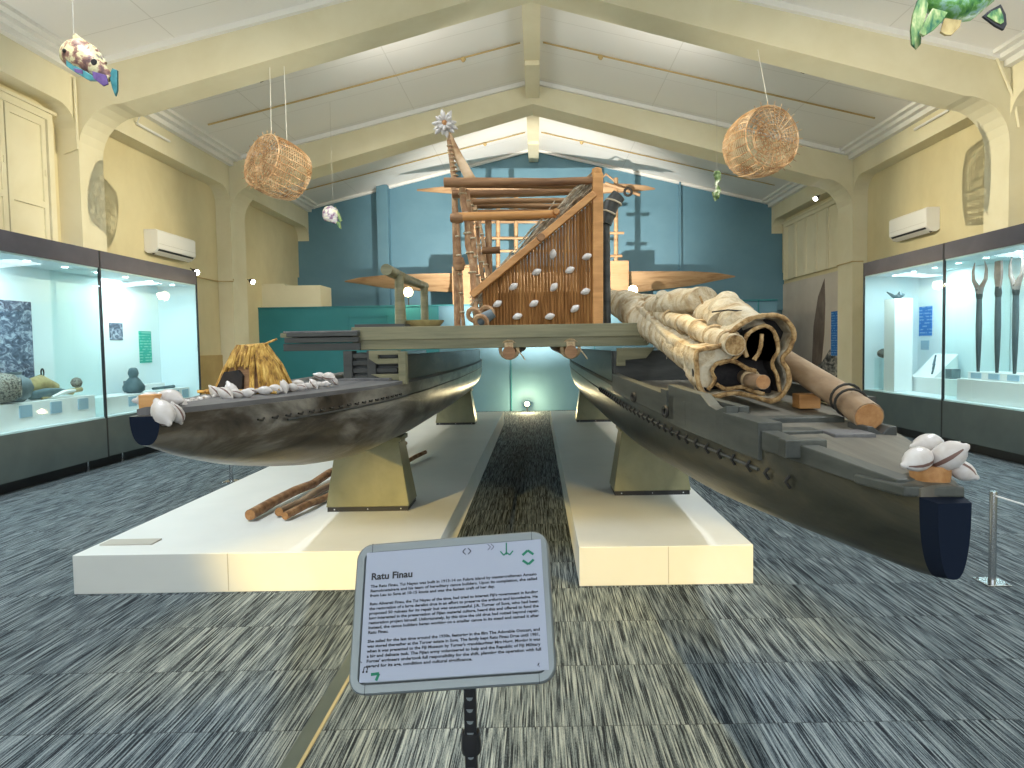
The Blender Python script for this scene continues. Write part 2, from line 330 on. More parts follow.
# conduits down columns
for pts in ([(CL+.03, 8.94, 5.25), (CL+.03, 8.94, 4.3), (XL+.08, 9.02, 4.25)], [(XL+.12, 9.6, HB+.02), (XL+.12, 13.3, HB+.02)]): trim(MB().tube(pts, .018, 6), 'beam')
for x, s in ((CL, 1), (CR, -1)):
    if x > 0: trim(MB().tube([(x+s*.25, 8.97, 5.4), (x-s*.04, 8.97, 4.75), (x-s*.1, 8.97, 4.4)], .02, 6), 'beam')
    b = MB().tube([(x+s*.03, 10.3, 5.1), (x+s*.03, 11.2, 5.1)], .022, 8); b.tube([(x+s*.03, 10.3, 5.1), (x+s*.2, 10.2, 5.3)], .012, 6); trim(b, 'white_trim')
trim(MB().tube([(CL+.02, 13.38, 3.0), (CL+.02, 13.38, 2.95), (XL+.03, 13.3, 2.95), (XL+.03, 11.4, 2.95)], .012, 6), 'tan')
trim(MB().tube([(CR-.02, 14.05, 3.15), (CR-.02, 13.38, 3.15), (XR-.1, 13.36, 3.15)], .012, 6), 'tan')
# tan dado behind the case end and baseboards
struct(MB().box(XL, XL+.03, 11.25, 13.4, 0, 1.45).build('baseboard_left', 'tan'))
struct(MB().box(XR-.03, XR, 11.6, 13.4, 0, .2).build('baseboard_right', 'tan'))
# shuttered windows
def shutters(n, x, s, ya, yb, z0, z1, leaves):
    w = struct(MB().box(min(x, x+s*.03), max(x, x+s*.03), ya, yb, z0, z1).build('window_%d' % n, 'wall'))
    b = MB()
    for y0, y1, a, c in ((ya-.09, ya, z0, z1), (yb, yb+.09, z0, z1), (ya-.09, yb+.09, z1, z1+.09)): b.box(min(x, x+s*.10), max(x, x+s*.10), y0, y1, a, c)
    b.box(min(x, x+s*.13), max(x, x+s*.13), ya-.14, yb+.14, z1+.09, z1+.13)
    b.build('window_frame', 'beam', w)
    for i in range(leaves):
        a = ya+(yb-ya)*i/leaves+.012; c = ya+(yb-ya)*(i+1)/leaves-.012; X0 = x+s*.03; b = MB()
        b.box(min(X0, X0+s*.02), max(X0, X0+s*.02), a, c, z0, z1)
        for y0, y1, q, t in ((a, a+.07, z0, z1), (c-.07, c, z0, z1)) + (((a+.07, c-.07, z0, z0+.1), (a+.07, c-.07, z1-.1, z1), (a+.07, c-.07, z0+(z1-z0)*.3, z0+(z1-z0)*.3+.08)) if n == 1 else ()): b.box(min(X0, X0+s*.045), max(X0, X0+s*.045), y0, y1, q, t)
        b.box(min(X0, X0+s*.06), max(X0, X0+s*.06), c-.05, c-.02, z0+(z1-z0)*.55, z0+(z1-z0)*.6) if n == 1 else None
        b.build('shutter', 'beam', w)
shutters(1, XL, 1, 6.7, 8.72, 2.95, 4.62, 3)
shutters(2, XR, -1, 14.5, 17.6, 3.2, 4.6, 5)
# back wall relief: pilasters and ledge
trim(MB().box(-4.25, -3.95, YB-.3, YB, 2.4, zc(4)-.02), 'blue')
trim(MB().box(3.95, 4.0, YB-.1, YB, 3.55, zc(4)-.02), 'blue')
b = MB().box(XL, -4.25, YB-.12, YB, 2.4, 3.5); b.box(-3.95, XR, YB-.12, YB, 2.4, 3.42); trim(b, 'blue')
# partition in front of the back wall, storage deck behind it
YP = 15.3
trim(MB().box(XL, 5.65, YP, YP+.15, 0, 2.5), 'blue')
b = MB().box(XL, -2.3, YP-.03, YP, 0, 2.5)
trim(b, 'teal')
trim(MB().box(XL, 5.65, YP-.05, YP+.2, 2.5, 2.53), 'teal')
b = MB()
for x0, x1, z0, z1 in ((-4.4, -4.37, 1.75, 2.3), (-3.5, -3.47, 1.75, 2.3), (-4.4, -3.47, 2.27, 2.3)): b.box(x0, x1, YP-.04, YP-.03, z0, z1)
for x in (-2.3, -.62, 1.35, 3.4, 5.2): b.box(x, x+.02, YP-.035, YP, 0, 2.5)
trim(b, 'teal')
trim(MB().box(XL, 5.65, YP+.15, YB, 2.3, 2.4), 'blue')
b = MB().box(XL, -5.1, YP+.2, YP+1.0, 2.4, 3.05); b.box(XL, -5.95, YP+.2, YP+1.0, 3.05, 3.1); trim(b, 'beam')
# thin brown strip along the carpet, wider dark grey strip beside it
trim(MB().box(-.912, -.898, -1, 4.1, 0, .006), 'strip')
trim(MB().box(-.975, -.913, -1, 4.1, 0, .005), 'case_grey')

# ------------------------------------------------------------------ split air conditioners
def aircon(xw, s, ya, yb, z0, z1, label):
    t = thing('air_conditioner', (xw, (ya+yb)/2, z0), label, 'air conditioner')
    prof = [(0, z0+.04), (.06, z0), (.16, z0+.01), (.235, z0+.09), (.24, z1-.03), (.21, z1), (0, z1)]
    MB().prism([(xw+s*d, ya, z) for d, z in prof], (0, yb-ya, 0)).build('casing', 'white_trim', t, bevel=.01)
    MB().prism([(xw+s*.10, ya+.05, z0+.0), (xw+s*.21, ya+.05, z0+.055), (xw+s*.225, ya+.05, z0+.075), (xw+s*.12, ya+.05, z0-.012)], (0, yb-ya-.1, 0)).build('air_outlet', 'black', t)
    MB().prism([(xw+s*.13, ya+.06, z0-.012), (xw+s*.22, ya+.06, z0+.035), (xw+s*.225, ya+.06, z0+.04), (xw+s*.135, ya+.06, z0-.004)], (0, yb-ya-.12, 0)).build('louvre', 'white_trim', t)
    MB().box(min(xw+s*.24, xw+s*.243), max(xw+s*.24, xw+s*.243), ya+.02, yb-.02, z0+.16, z0+.163).build('panel_seam', 'wire', t)
aircon(XL, 1, 10.9, 12.1, 3.18, 3.58, 'white wall air conditioner above the left display case')
aircon(XR, -1, 11.0, 12.15, 3.35, 3.76, 'white wall air conditioner above the right display cases')

# ------------------------------------------------------------------ wall spot lamps
def spotlamp(p, d, label, cool='lamp_cool'):
    t = thing('spot_lamp', p, label, 'spot lamp'); p = Vector(p); d = Vector(d).normalized()
    MB().tube([p, p+d*.1], .008, 8).build('arm', 'black', t)
    MB().lathe([(.03, 0), (.045, .03), (.05, .11)], 14, p+d*.1, d).build('lamp_body', 'black', t, True)
    MB().lathe([(.046, 0), (.046, .006)], 14, p+d*.211, d).build('lamp_face', cool, t, True)
spotlamp(at(196, 268, 11.5)+Vector((-.1, 0, 0)), (.8, -.5, -.45), 'small black spot lamp on the wall under the left air conditioner')
spotlamp(at(247, 279, 13.7), (.8, -.5, -.35), 'small black spot lamp on the left column beside the blue wall')
spotlamp((CR-.15, 14.6, 4.78), (-.7, -.5, -.5), 'small lit spot lamp high in the arch over the right shutters')

# ------------------------------------------------------------------ display cases
GT, HT, GB = 2.67, 2.90, .66
def case(x, xw, ya, yb, label, backm='case_in', ym=None):
    s = 1 if x > xw else -1   # glass faces the room
    t = thing('display_case', ((x+xw)/2, (ya+yb)/2, 0), label, 'display case', 'tall glass fronted wall cases')
    lo, hi = min(x, xw), max(x, xw); f = lambda a, c: (min(a, c), max(a, c))
    MB().box(lo, hi, ya+.01, yb-.01, .14, GB).build('base', 'case_grey', t)
    MB().box(*f(xw, x-s*.12), ya, yb, 0, .14).build('kick_recess', 'black', t)
    for y in (ya+.35, yb-.35): MB().lathe([(.03, 0), (.03, .02), (.012, .03), (.012, .14)], 10, (x-s*.05, y, 0)).build('foot', 'chrome', t)
    MB().box(lo, hi, ya+.01, yb-.01, GT, HT).build('header', 'case_head', t)
    MB().box(*f(xw, xw+s*.04), ya, yb, GB, GT).build('back_panel', backm, t)
    b = MB().box(*f(xw, x-s*.02), ya, yb, GB, GB+.02); b.build('floor_panel', 'case_in', t)
    MB().box(*f(xw, x-s*.02), ya+.0, yb-.0, GT-.02, GT).build('ceiling_panel', 'case_in', t)
    MB().box(*f(xw+s*.04, x-s*.02), yb-.03, yb, GB+.02, GT-.02).build('end_panel', 'case_in' if yb > 11 else 'glass', t)
    MB().box(*f(x-s*.012, x), ya+.012, yb-.012, GB, GT).build('glass_pane', 'glass', t)
    MB().box(*f(x-s*.03, x+s*.004), yb-.02, yb, .14, HT).build('mullion', 'black', t)
    for k in range(4):
        y = ya+(yb-ya)*(k+.5)/4; MB().lathe([(.035, 0), (.035, -.008)], 12, ((x+xw)/2+s*.1, y, GT-.02)).build('downlight', 'led', t)
    light('AREA', 'case_light', ((x+xw)/2+s*.05, (ya+yb)/2, GT-.05), 75*(yb-ya)/2.4, (.74, .93, 1), aim=((x+xw)/2-s*.15, (ya+yb)/2, 0), shape='RECTANGLE', size=.45, size_y=yb-ya-.2)
    return t
case(-5.8, XL, 3.8, 6.25, 'display case on the left wall nearest the camera, mostly outside the photo')
case(-5.8, XL, 6.25, 8.73, 'display case on the left wall holding round pots and a dark photo print')
case(-5.8, XL, 8.73, 11.2, 'display case on the left wall with the small green text panel')
case(5.8, XR, 4.4, 6.85, 'display case on the right wall nearest the camera, mostly outside the photo')
case(5.8, XR, 6.85, 9.3, 'display case on the right wall holding three upright forked clubs')
case(5.8, XR, 9.3, 11.56, 'display case on the right wall with the tall white pedestal')
# thin metal strip on the floor before the left cases
trim(MB().box(-5.68, -5.66, 3.8, 11.2, 0, .05), 'chrome')

# left case contents
DZ = .90
def riser(x0, x1, y0, y1, z1, label, n=0, sgn=1):
    t = tag(MB().box(x0, x1, y0, y1, GB+.02, z1).build('display_riser', 'pedestal', bevel=.004), label, 'riser')
    for k in range(n):
        y = y0+(y1-y0)*(k+.5)/n; xf = x1 if sgn > 0 else x0
        MB().box(min(xf, xf+sgn*.012), max(xf, xf+sgn*.012), y-.09, y+.09, z1-.17, z1-.03).build('caption_card', 'case_card', t)
    return t
M['case_card'] = mat('pale_caption_card', (.35, .50, .62), .5)
riser(-6.42, -5.92, 6.3, 8.68, .98, 'low white riser under the pots, in the left case with the photo print', 5)
riser(-6.42, -5.95, 8.95, 10.1, .92, 'low white riser under the dark bottle, in the left case with the green panel', 1)
riser(-6.42, -5.95, 10.25, 11.1, .93, 'long white riser behind the left bow shells, in the green panel case', 3)
riser(-6.42, -6.25, 10.3, 10.9, 1.02, 'thin white riser block on the back of the long riser')
t = MB().box(XL+.04, XL+.06, 6.3, 8.33, .99, 2.2).build('photo_print', 'photo_bw'); tag(t, 'large dark black and white photo print behind the round pots', 'photo print')
t = MB().box(XL+.04, XL+.055, 9.86, 10.16, 1.73, 1.99).build('photo_print', 'photo_bw'); tag(t, 'small blue grey photo print left of the green text panel', 'photo print')
t = MB().box(XL+.04, XL+.055, 10.58, 10.9, 1.36, 1.88).build('text_panel', 'green_panel'); tag(t, 'small green text panel on the back of the left case', 'text panel')
def pot(x, y, z, r, m, label, name='clay_pot'):
    t = thing(name, (x, y, z), label, 'pot')
    MB().lathe([(r*.45, 0), (r*.8, r*.3), (r, r*.85), (r*.85, r*1.35), (r*.45, r*1.62), (r*.36, r*1.7)], 24, (x, y, z)).build('body', m, t, True)
    MB().lathe([(r*.36, r*1.66), (r*.44, r*1.84), (r*.40, r*1.84), (r*.30, r*1.7)], 24, (x, y, z)).build('rim', m, t, True)
pot(-6.14, 7.62, .98, .19, 'clay', 'round grey clay pot with a narrow rim in the left case')
t = thing('woven_pot', (-6.02, 7.28, .98), 'speckled dark and cream pot lying on its side at the left photo edge', 'pot')
MB().lathe([(.06, -.17), (.14, -.12), (.18, 0), (.15, .13), (.10, .17)], 20, (-6.02, 7.28, 1.16), (.8, .55, 0)).build('body', 'pattern_clay', t, True)
MB().ring((-6.02+.8*.175, 7.28+.55*.175, 1.16), .10, .018, 20, 6, (.8, .55, 0)).build('rim', 'pattern_clay', t, True)
t = MB().lathe([(.02, -.28), (.06, -.2), (.075, 0), (.05, .2), (.015, .3)], 16, (-6.06, 8.0, 1.05), (.1, 1, .05), .8).build('wooden_dish', 'clay_dark', None, True); tag(t, 'long dark dish lying right of the round grey pot', 'dish')
t = thing('carved_bundle', (-6.2, 8.2, .98), 'brown carved wooden headrest with a looped cord, beside the round pot', 'headrest')
MB().tube([(-6.28, 7.95, 1.13), (-6.24, 8.15, 1.17), (-6.2, 8.36, 1.10)], [.08, .11, .06], 12).build('body', 'carved', t, True)
MB().tube([(-6.26, 8.36, 1.10), (-6.22, 8.5, 1.04), (-6.2, 8.66, 1.01)], [.035, .03, .025], 10).build('foot_bar', 'carved', t, True)
MB().tube([(-6.3, 7.95, 1.0), (-6.28, 8.0, 1.1)], .03, 8).build('leg', 'carved', t, True)
MB().ring((-6.24, 8.2, 1.30), .05, .009, 16, 6, (1, .4, 0)).build('cord_loop', 'dark_rope', t, True)
t = MB().tube([(-5.98, 8.0, 1.01), (-5.98, 8.2, 1.05), (-5.98, 8.4, 1.06)], [.012, .03, .014], 8).build('carved_hook', 'pedestal', None, True); tag(t, 'slim white carved hook in front of the brown headrest', 'hook')
t = thing('club_head', (-6.06, 8.35, .98), 'short yellow club ending in a dark ball, in the left case', 'club')
MB().tube([(-6.04, 7.9, 1.0), (-6.04, 8.2, 1.04), (-6.06, 8.62, 1.06)], [.02, .03, .03], 10).build('handle', 'carved', t, True)
MB().lathe([(.01, -.07), (.05, -.05), (.07, 0), (.05, .05), (.01, .07)], 16, (-6.1, 8.6, 1.15)).build('ball', 'pattern_clay', t, True)
t = thing('gourd_bottle', (-6.12, 9.85, .92), 'dark blue grey gourd bottle standing in the green panel case', 'bottle')
MB().lathe([(.09, 0), (.145, .04), (.15, .10), (.09, .20), (.055, .24), (.075, .30), (.055, .37), (.03, .385)], 22, (-6.12, 9.85, .92)).build('body', 'clay_dark', t, True)
t = MB().box(-6.36, -6.22, 9.98, 10.09, .92, 1.10).build('stone_slab', 'clay'); tag(t, 'square grey slab standing right of the dark gourd bottle', 'slab')
t = MB().tube([(-6.1, 10.3, .955), (-6.1, 10.9, .955)], [.02, .025], 8).build('wooden_rod', 'clay_dark', None, True); tag(t, 'thin dark rod lying on the long white riser', 'rod')
# right case contents
tag(MB().box(5.9, 6.2, 10.72, 11.05, GB+.02, 2.22).build('tall_pedestal', 'pedestal', bevel=.004), 'tall plain white pedestal inside the right display case', 'pedestal')
t = thing('carved_bowl', (6.05, 10.9, 2.22), 'curved dark carving with a tail on top of the tall white pedestal', 'carving')
MB().tube([(6.05, 11.24, 2.36), (6.05, 11.12, 2.31), (6.05, 11.0, 2.255), (6.05, 10.86, 2.265), (6.05, 10.74, 2.28)], [.01, .022, .034, .042, .022], 12).build('body', 'clay_dark', t, True)
MB().ring((6.02, 10.80, 2.29), .036, .014, 16, 6, (1, 0, 0)).build('eye_ring', 'clay', t, True)
tag(MB().box(6.25, 6.7, 9.5, 11.4, GB+.02, .93).build('display_riser', 'pedestal', bevel=.004), 'low white riser behind the tall pedestal', 'riser')
tag(MB().prism([(6.3, 10.3, .93), (6.68, 10.3, .93), (6.68, 10.3, 1.30)], (0, .6, 0)).build('sloped_stand', 'pedestal'), 'sloping white stand beside the tall pedestal', 'stand')
for k in range(3):
    p = Vector((6.34+.07*k, 10.42+.1*k, .99+.068*k)); t = MB().tube([p, p+Vector((.15, .18, .145))], .013, 8).build('bone_tool', 'clay_dark', None, True)
    tag(t, 'thin dark tool lying on the sloping white stand', 'tool', 'dark tools on the sloping stand')
t = thing('woven_basket', (6.0, 11.3, .93), 'pale woven basket with rounded ends at the far end of the right case', 'basket')
MB().lathe([(.02, -.17), (.07, -.13), (.085, 0), (.07, .12), (.02, .16)], 16, (6.05, 11.33, 1.31), (.7, .7, 0)).build('body', 'pattern_clay', t, True)
MB().box(5.95, 6.2, 11.2, 11.45, GB+.02, 1.225).build('glass_stand', 'glass', t)
t = MB().box(6.32, 6.46, 9.9, 10.05, .93, 1.08).build('small_box', 'clay'); tag(t, 'small grey box beside the glass divider of the right case', 'box')
t = MB().box(XR-.055, XR-.04, 11.12, 11.48, 1.60, 2.11).build('text_panel', 'blue_panel'); tag(t, 'blue text panel on the back of the case with the pedestal', 'text panel')
t = MB().box(XR-.055, XR-.04, 11.2, 11.42, 1.36, 1.52).build('caption_card', 'case_card'); tag(t, 'small pale caption card below the blue text panel', 'card')
t = riser(5.95, 6.5, 6.9, 9.2, .98, 'long low white riser with caption cards under the three clubs', 0, -1)
tag(MB().box(6.06, 6.5, 6.95, 9.13, .98, 1.08).build('display_riser', 'pedestal'), 'upper white step that the three clubs stand on', 'riser')
for k, y in enumerate((8.95, 8.6, 8.25)):
    MB().box(6.048, 6.06, y-.10, y+.10, .995, 1.07).build('caption_card', 'case_card', t)
def club(y, fork, label, h=1.28):
    K = 1.17
    x, z = 6.15, 1.08
    t = thing('war_club', (x, y, z), label, 'club')
    MB().tube([(x, y, z), (x, y, z+K*(.25)), (x, y, z+K*(.55)), (x, y, z+K*(.95))], [.020, .033, .040, .034], 10).build('shaft', 'club', t, True)
    MB().tube([(x, y, z+K*(.86)), (x, y, z+K*(.90)), (x, y, z+K*(.98))], [.036, .044, .038], 10).build('binding', 'dark_rope', t, True)
    if fork:
        w = .125 if fork == 1 else .10
        b = MB()
        for s in (1, -1): b.tube([(x, y, z+K*(.93)), (x, y+s*.04, z+K*(1.0)), (x, y+s*w, z+K*(1.09)), (x, y+s*w*1.08, z+K*(1.2)), (x, y+s*w*.8, z+K*(h+.02))], [.045, .035, .025, .018, .006], 8)
        b.build('forked_head', 'club_head', t, True)
    else:
        MB().prism([(x-.015, y-.035, z+K*(.95)), (x-.015, y+.035, z+K*(.95)), (x-.015, y+.065, z+K*(1.1)), (x-.015, y+.055, z+K*(1.27)), (x-.015, y-.055, z+K*(1.27)), (x-.015, y-.065, z+K*(1.1))], (.03, 0, 0)).build('blade_head', 'club_head', t)
club(9.05, 1, 'dark club with a wide forked head, farthest of the three upright clubs')
club(8.68, 0, 'dark club with a flat blunt blade head, between the two forked clubs', 1.2)
club(8.36, 2, 'dark club with a narrow curved fork head, nearest the right photo edge')

# ------------------------------------------------------------------ mural and text panel, rear right bay
t = thing('wall_mural', (XR-.03, 16, .3), 'pale mural of a dark tall sail above rocks, on the rear right wall', 'mural')
MB().box(XR-.03, XR-.01, 14.15, 17.9, .25, 3.1).build('print_sheet', 'mural', t)
MB().prism([(XR-.034, y, z) for y, z in ((15.45, 1.0), (16.0, .85), (15.9, 1.9), (15.65, 2.6), (15.3, 3.0), (15.25, 2.4), (15.3, 1.7))], (.004, 0, 0)).build('sail_image', 'mural_sail', t)
MB().prism([(XR-.034, y, z) for y, z in ((14.2, .26), (17.85, .26), (17.85, .9), (17.2, .8), (16.6, 1.0), (16, .85), (15.4, 1.05), (15.0, 1.35), (14.7, 1.2), (14.2, 1.0))], (.003, 0, 0)).build('rock_image', 'mural_rock', t)
t = MB().box(XR-.08, XR-.035, 14.3, 14.85, 1.2, 2.2).build('text_panel', 'blue_panel'); tag(t, 'tall blue text panel hung on the pale sail mural', 'text panel')

# ------------------------------------------------------------------ plinths and carpets
def plinth(x0, x1, label, seam):
    t = thing('display_plinth', ((x0+x1)/2, 8.4, 0), label, 'plinth', 'white plinths under the hulls')
    MB().box(x0, x1, 4.1, 12.7, 0, .253).build('top_body', 'plinth', t, bevel=.004)
    b = MB()
    for x in seam: b.box(x, x+.004, 4.098, 4.1, .01, .25)
    b.build('joint', 'wire', t)
plinth(-2.99, -.67, 'wide low white plinth under the left hull', (-2.0,))
plinth(.25, 1.365, 'narrow low white plinth under the right hull', (.82,))
tag(MB().box(-2.95, -2.6, 4.3, 4.42, .253, .262).build('caption_plate', 'wire'), 'small grey caption plate at the front of the left plinth', 'caption plate')

def hull_support(cx, y, label, z1=.80, w0=.33, w1=.25, back=.34):
    t = thing('hull_support', (cx, y, .253), label, 'support', 'olive tapered hull supports')
    b = MB(); z0 = .29
    b.add([(cx-w0, y, z0), (cx+w0, y, z0), (cx+w0, y+back, z0), (cx-w0, y+back, z0), (cx-w1, y+.05, z1), (cx+w1, y+.05, z1), (cx+w1, y+back-.05, z1), (cx-w1, y+back-.05, z1)],
          [(0,3,2,1),(4,5,6,7),(0,1,5,4),(1,2,6,5),(2,3,7,6),(3,0,4,7)])
    b.build('body', 'support', t, bevel=.006)
    MB().box(cx-w0+.01, cx+w0-.01, y+.005, y+back, .253, .29).build('black_foot', 'black', t)
    MB().box(cx-w1-.02, cx+w1+.02, y+.03, y+back-.03, z1, z1+.035).build('cap_board', 'support', t)
    b = MB()
    for k in range(3): b.lathe([(.006, 0), (.006, -.004)], 8, (cx-w0*.8+k*w0*.8, y+.005, .272), (0, 1, 0))
    b.build('bolt', 'chrome', t)
hull_support(-1.36, 5.1, 'olive tapered support under the left hull, nearest the camera')
hull_support(-1.36, 10.7, 'olive tapered support under the left hull, near the blue wall')
hull_support(.97, 5.5, 'olive tapered support under the right hull, nearest the camera')
hull_support(.97, 10.8, 'olive tapered support under the right hull, near the blue wall')

# ------------------------------------------------------------------ the double canoe
def lerp(tab, y):
    if y <= tab[0][0]: return tab[0][1:]
    for a, c in zip(tab, tab[1:]):
        if y <= c[0]:
            k = (y-a[0])/(c[0]-a[0]); return tuple(p+(q-p)*k for p, q in zip(a[1:], c[1:]))
    return tab[-1][1:]
#  Y, half width, deck z, keel z, fullness
TL = [(2.24, .052, 1.325, 1.225, .9), (2.30, .062, 1.325, 1.205, .85), (2.55, .12, 1.32, 1.12, .8), (2.95, .24, 1.315, 1.02, .75), (3.45, .35, 1.31, .92, .7), (4.0, .44, 1.305, .86, .66), (5.1, .50, 1.30, .835, .62), (7, .54, 1.30, .835, .6), (9, .52, 1.30, .835, .6), (11, .44, 1.30, .835, .65), (12.3, .3, 1.30, .95, .75), (13.6, .08, 1.32, 1.18, .9)]
TR = [(1.50, .038, 1.165, .985, .9), (1.56, .057, 1.17, .968, .9), (1.65, .09, 1.175, .955, .88), (1.75, .13, 1.185, .95, .85), (2.05, .23, 1.21, .93, .75), (2.7, .35, 1.23, .88, .7), (4.06, .45, 1.26, .84, .66), (5.5, .48, 1.28, .835, .62), (7.5, .50, 1.30, .835, .6), (9.3, .48, 1.30, .835, .6), (11, .42, 1.30, .835, .65), (12.3, .3, 1.30, .95, .75), (13.6, .08, 1.32, 1.18, .9)]
def smooth_tab(tab):   # Catmull-like densify
    out = []
    ys = []
    y = tab[0][0]
    while y < tab[-1][0]: ys.append(y); y += .05 if y < tab[0][0]+.5 else .14
    ys.append(tab[-1][0])
    for y in ys:
        acc = [0]*4; W = 0
        span = min(.35, max(.02, (y-tab[0][0])*.8, ))
        for k in range(-3, 4):
            yy = min(max(y+k*span/3, tab[0][0]), tab[-1][0]); w = 1/(1+abs(k)); v = lerp(tab, yy); W += w
            for i in range(4): acc[i] += v[i]*w
        out.append((y, *[a/W for a in acc]))
    return out
def section(cx, y, w, zt, zk, ex, n=22, inset=0):
    ps = []
    for i in range(n+1):
        t = PI*i/n; c, s = math.cos(t), math.sin(t)
        x = (w-inset)*math.copysign(abs(c)**(.42+ex*.35), c); z = zt - (zt-zk-inset)*(s**(ex*1.0+.05) if s > 0 else 0)
        ps.append(Vector((cx+x, y, z)))
    return ps
canoe = thing('sailing_canoe', (-.2, 4.4, .8), 'large old double hulled wooden sailing canoe with a reed deck house', 'canoe')
def make_hull(cx, tab, m, deckm, label, paint_to):
    st = smooth_tab(tab); b = MB()
    b.loft([section(cx, *r) for r in st])
    b.m = 0
    h = b.build('hull', [m, 'bow_paint'], canoe, True); h['label'] = label
    for p in h.data.polygons:
        y = sum(h.data.vertices[v].co.y for v in p.vertices)/len(p.vertices)+canoe.location.y
        if y < paint_to: p.material_index = 1
    # deck boards laid on the hull
    b = MB(); rings = []
    for y, w, zt, zk, ex in st:
        if y < paint_to-.02: continue
        ww = w-.004; rings.append([Vector((cx-ww, y, zt-.005)), Vector((cx-ww, y, zt+.02)), Vector((cx-ww*.5, y, zt+.028)), Vector((cx, y, zt+.03)), Vector((cx+ww*.5, y, zt+.028)), Vector((cx+ww, y, zt+.02)), Vector((cx+ww, y, zt-.005))])
    b.loft(rings); b.build('deck', deckm, h)
    # sewn seam ridge along both sides
    b = MB()
    for s in (1, -1):
        b.tube([Vector((cx+s*(w*.985+.004), y, zt-.085)) for y, w, zt, zk, ex in st if y > tab[0][0]+.6], .006, 6)
    b.build('seam_ridge', 'dark_wood', h, True)
    return h, st
HL, SL = make_hull(-1.36, TL, 'hull_left', 'deck', 'left hull, silver brown with a blue painted bow end', 2.262)
HR, SR = make_hull(.97, TR, 'hull_right', 'deck_brown', 'right hull, dark olive brown with a black painted bow', 1.555)
def wl(tab, y): return lerp(tab, y)
# lashings along the right seam, and short row on the left hull
y = 1.98
while y < 5.2:
    w, zt, zk, ex = wl(SR, y); x = .97-w*.985
    MB().tube([(x-.004, y, zt-.066), (x-.016, y, zt-.083), (x-.002, y, zt-.104)], .0055, 6).build('lashing', 'dark_rope', HR, True); y += .105
y = 2.75
while y < 4.3:
    w, zt, zk, ex = wl(SL, y); x = -1.36+w*.985
    MB().tube([(x+.008, y-.03, zt-.062), (x+.014, y, zt-.068), (x+.008, y+.03, zt-.062)], .005, 6).build('lashing', 'dark_rope', HL, True); y += .09
# bow slots in the left hull
for (u, v, Y) in ((206, 442, 2.62), (223, 452, 2.75)):
    p = at(u, v, Y); MB().tube([p+Vector((0, -.012, .012)), p+Vector((0, .02, -.0)), p+Vector((.004, .035, .02))], .008, 6).build('slot', 'black', HL, True)
# raised side strakes under the platform
def strake(cx, st, ya, yb, z1, side, m, par, zb=.03, th=.03):
    b = MB(); rings = []
    for y, w, zt, zk, ex in st:
        if y < ya or y > yb: continue
        x = cx+side*(w-.012); xi = x-side*th
        rings.append([Vector((x, y, zt+zb-.03)), Vector((x+side*.004, y, z1)), Vector((xi, y, z1)), Vector((xi, y, zt+zb-.03))])
    b.loft(rings); return b.build('washboard', m, par, False)
for cx, st, hl in ((-1.36, SL, HL), (.97, SR, HR)):
    for sd in (1, -1): strake(cx, st, 6.6 if (sd < 0 and cx < 0) else 4.42, 10.5, 1.50, sd, 'hull_right', hl)
    w = wl(st, 4.5)[0]
    MB().box(cx-w+.02 if cx > 0 else -1.31, cx+w-.02, 4.46, 4.50, 1.28, 1.5).build('end_board', 'dark_wood', hl)
# inner frame post and brackets, left
MB().box(-.93, -.88, 4.36, 4.44, 1.30, 1.52).build('frame_post', 'green_wood', HL, bevel=.004)
b = MB().prism([(-1.13, 4.38, 1.53), (-.93, 4.38, 1.53), (-.93, 4.38, 1.50), (-1.07, 4.38, 1.50), (-1.07, 4.38, 1.475), (-.93, 4.38, 1.475), (-.93, 4.38, 1.44), (-1.08, 4.38, 1.44), (-1.13, 4.38, 1.475)], (0, .07, 0)); b.prism([(-1.12, 4.38, 1.37), (-.93, 4.38, 1.37), (-.93, 4.38, 1.33), (-1.02, 4.38, 1.33)], (0, .07, 0))
b.build('knee_bracket', 'green_wood', HL)
# crib of stacked beams, left
for z in (1.345, 1.395, 1.445, 1.495): MB().box(-1.31, -.95, 4.42, 4.46, z-.016, z+.016).build('crib_beam', 'dark_wood', HL, bevel=.003)
for x in (-1.28, -1.12): MB().box(x-.03, x+.03, 4.40, 4.52, 1.32, 1.53).build('crib_post', 'dark_wood', HL, bevel=.003)
MB().box(-1.33, -.98, 4.30, 4.50, 1.32, 1.345).build('crib_board', 'deck', HL, bevel=.003)
# end grooves / bracket, right
b = MB().prism([(.55, 4.40, 1.52), (.80, 4.40, 1.52), (.74, 4.40, 1.45), (.60, 4.40, 1.44), (.60, 4.40, 1.40), (.545, 4.40, 1.40)], (0, .08, 0)); b.build('knee_bracket', 'green_wood', HR)

# inner rail with carved steps on the right hull : profile in (Y, z) sheared to follow the hull edge
def rail(cx, st, prof, side, th, m, par, name, inset=.0, base=.0):
    """prof: list (Y, z above deck).  Solid strip that follows the hull edge"""
    b = MB(); rings = []
    ys = []
    for (ya, za), (yb, zb) in zip(prof, prof[1:]):
        n = max(1, int((yb-ya)/.08))
        for i in range(n): ys.append((ya+(yb-ya)*i/n, za+(zb-za)*i/n))
    ys.append(prof[-1])
    for y, dz in ys:
        w, zt, zk, ex = wl(st, y); x = cx+side*(w-inset); xi = x-side*th
        rings.append([Vector((x, y, zt+base)), Vector((x, y, zt+dz)), Vector((xi, y, zt+dz)), Vector((xi, y, zt+base))])
    b.loft(rings); return b.build(name, m, par, bevel=.003)
rail(.97, SR, [(2.72, .075), (4.38, .085)], -1, .05, 'rail', HR, 'side_rail', -.006, -.03)
rail(.97, SR, [(1.60, .030), (2.10, .050), (2.11, .050)], -1, .055, 'rail', HR, 'bow_rail', -.008, -.012)
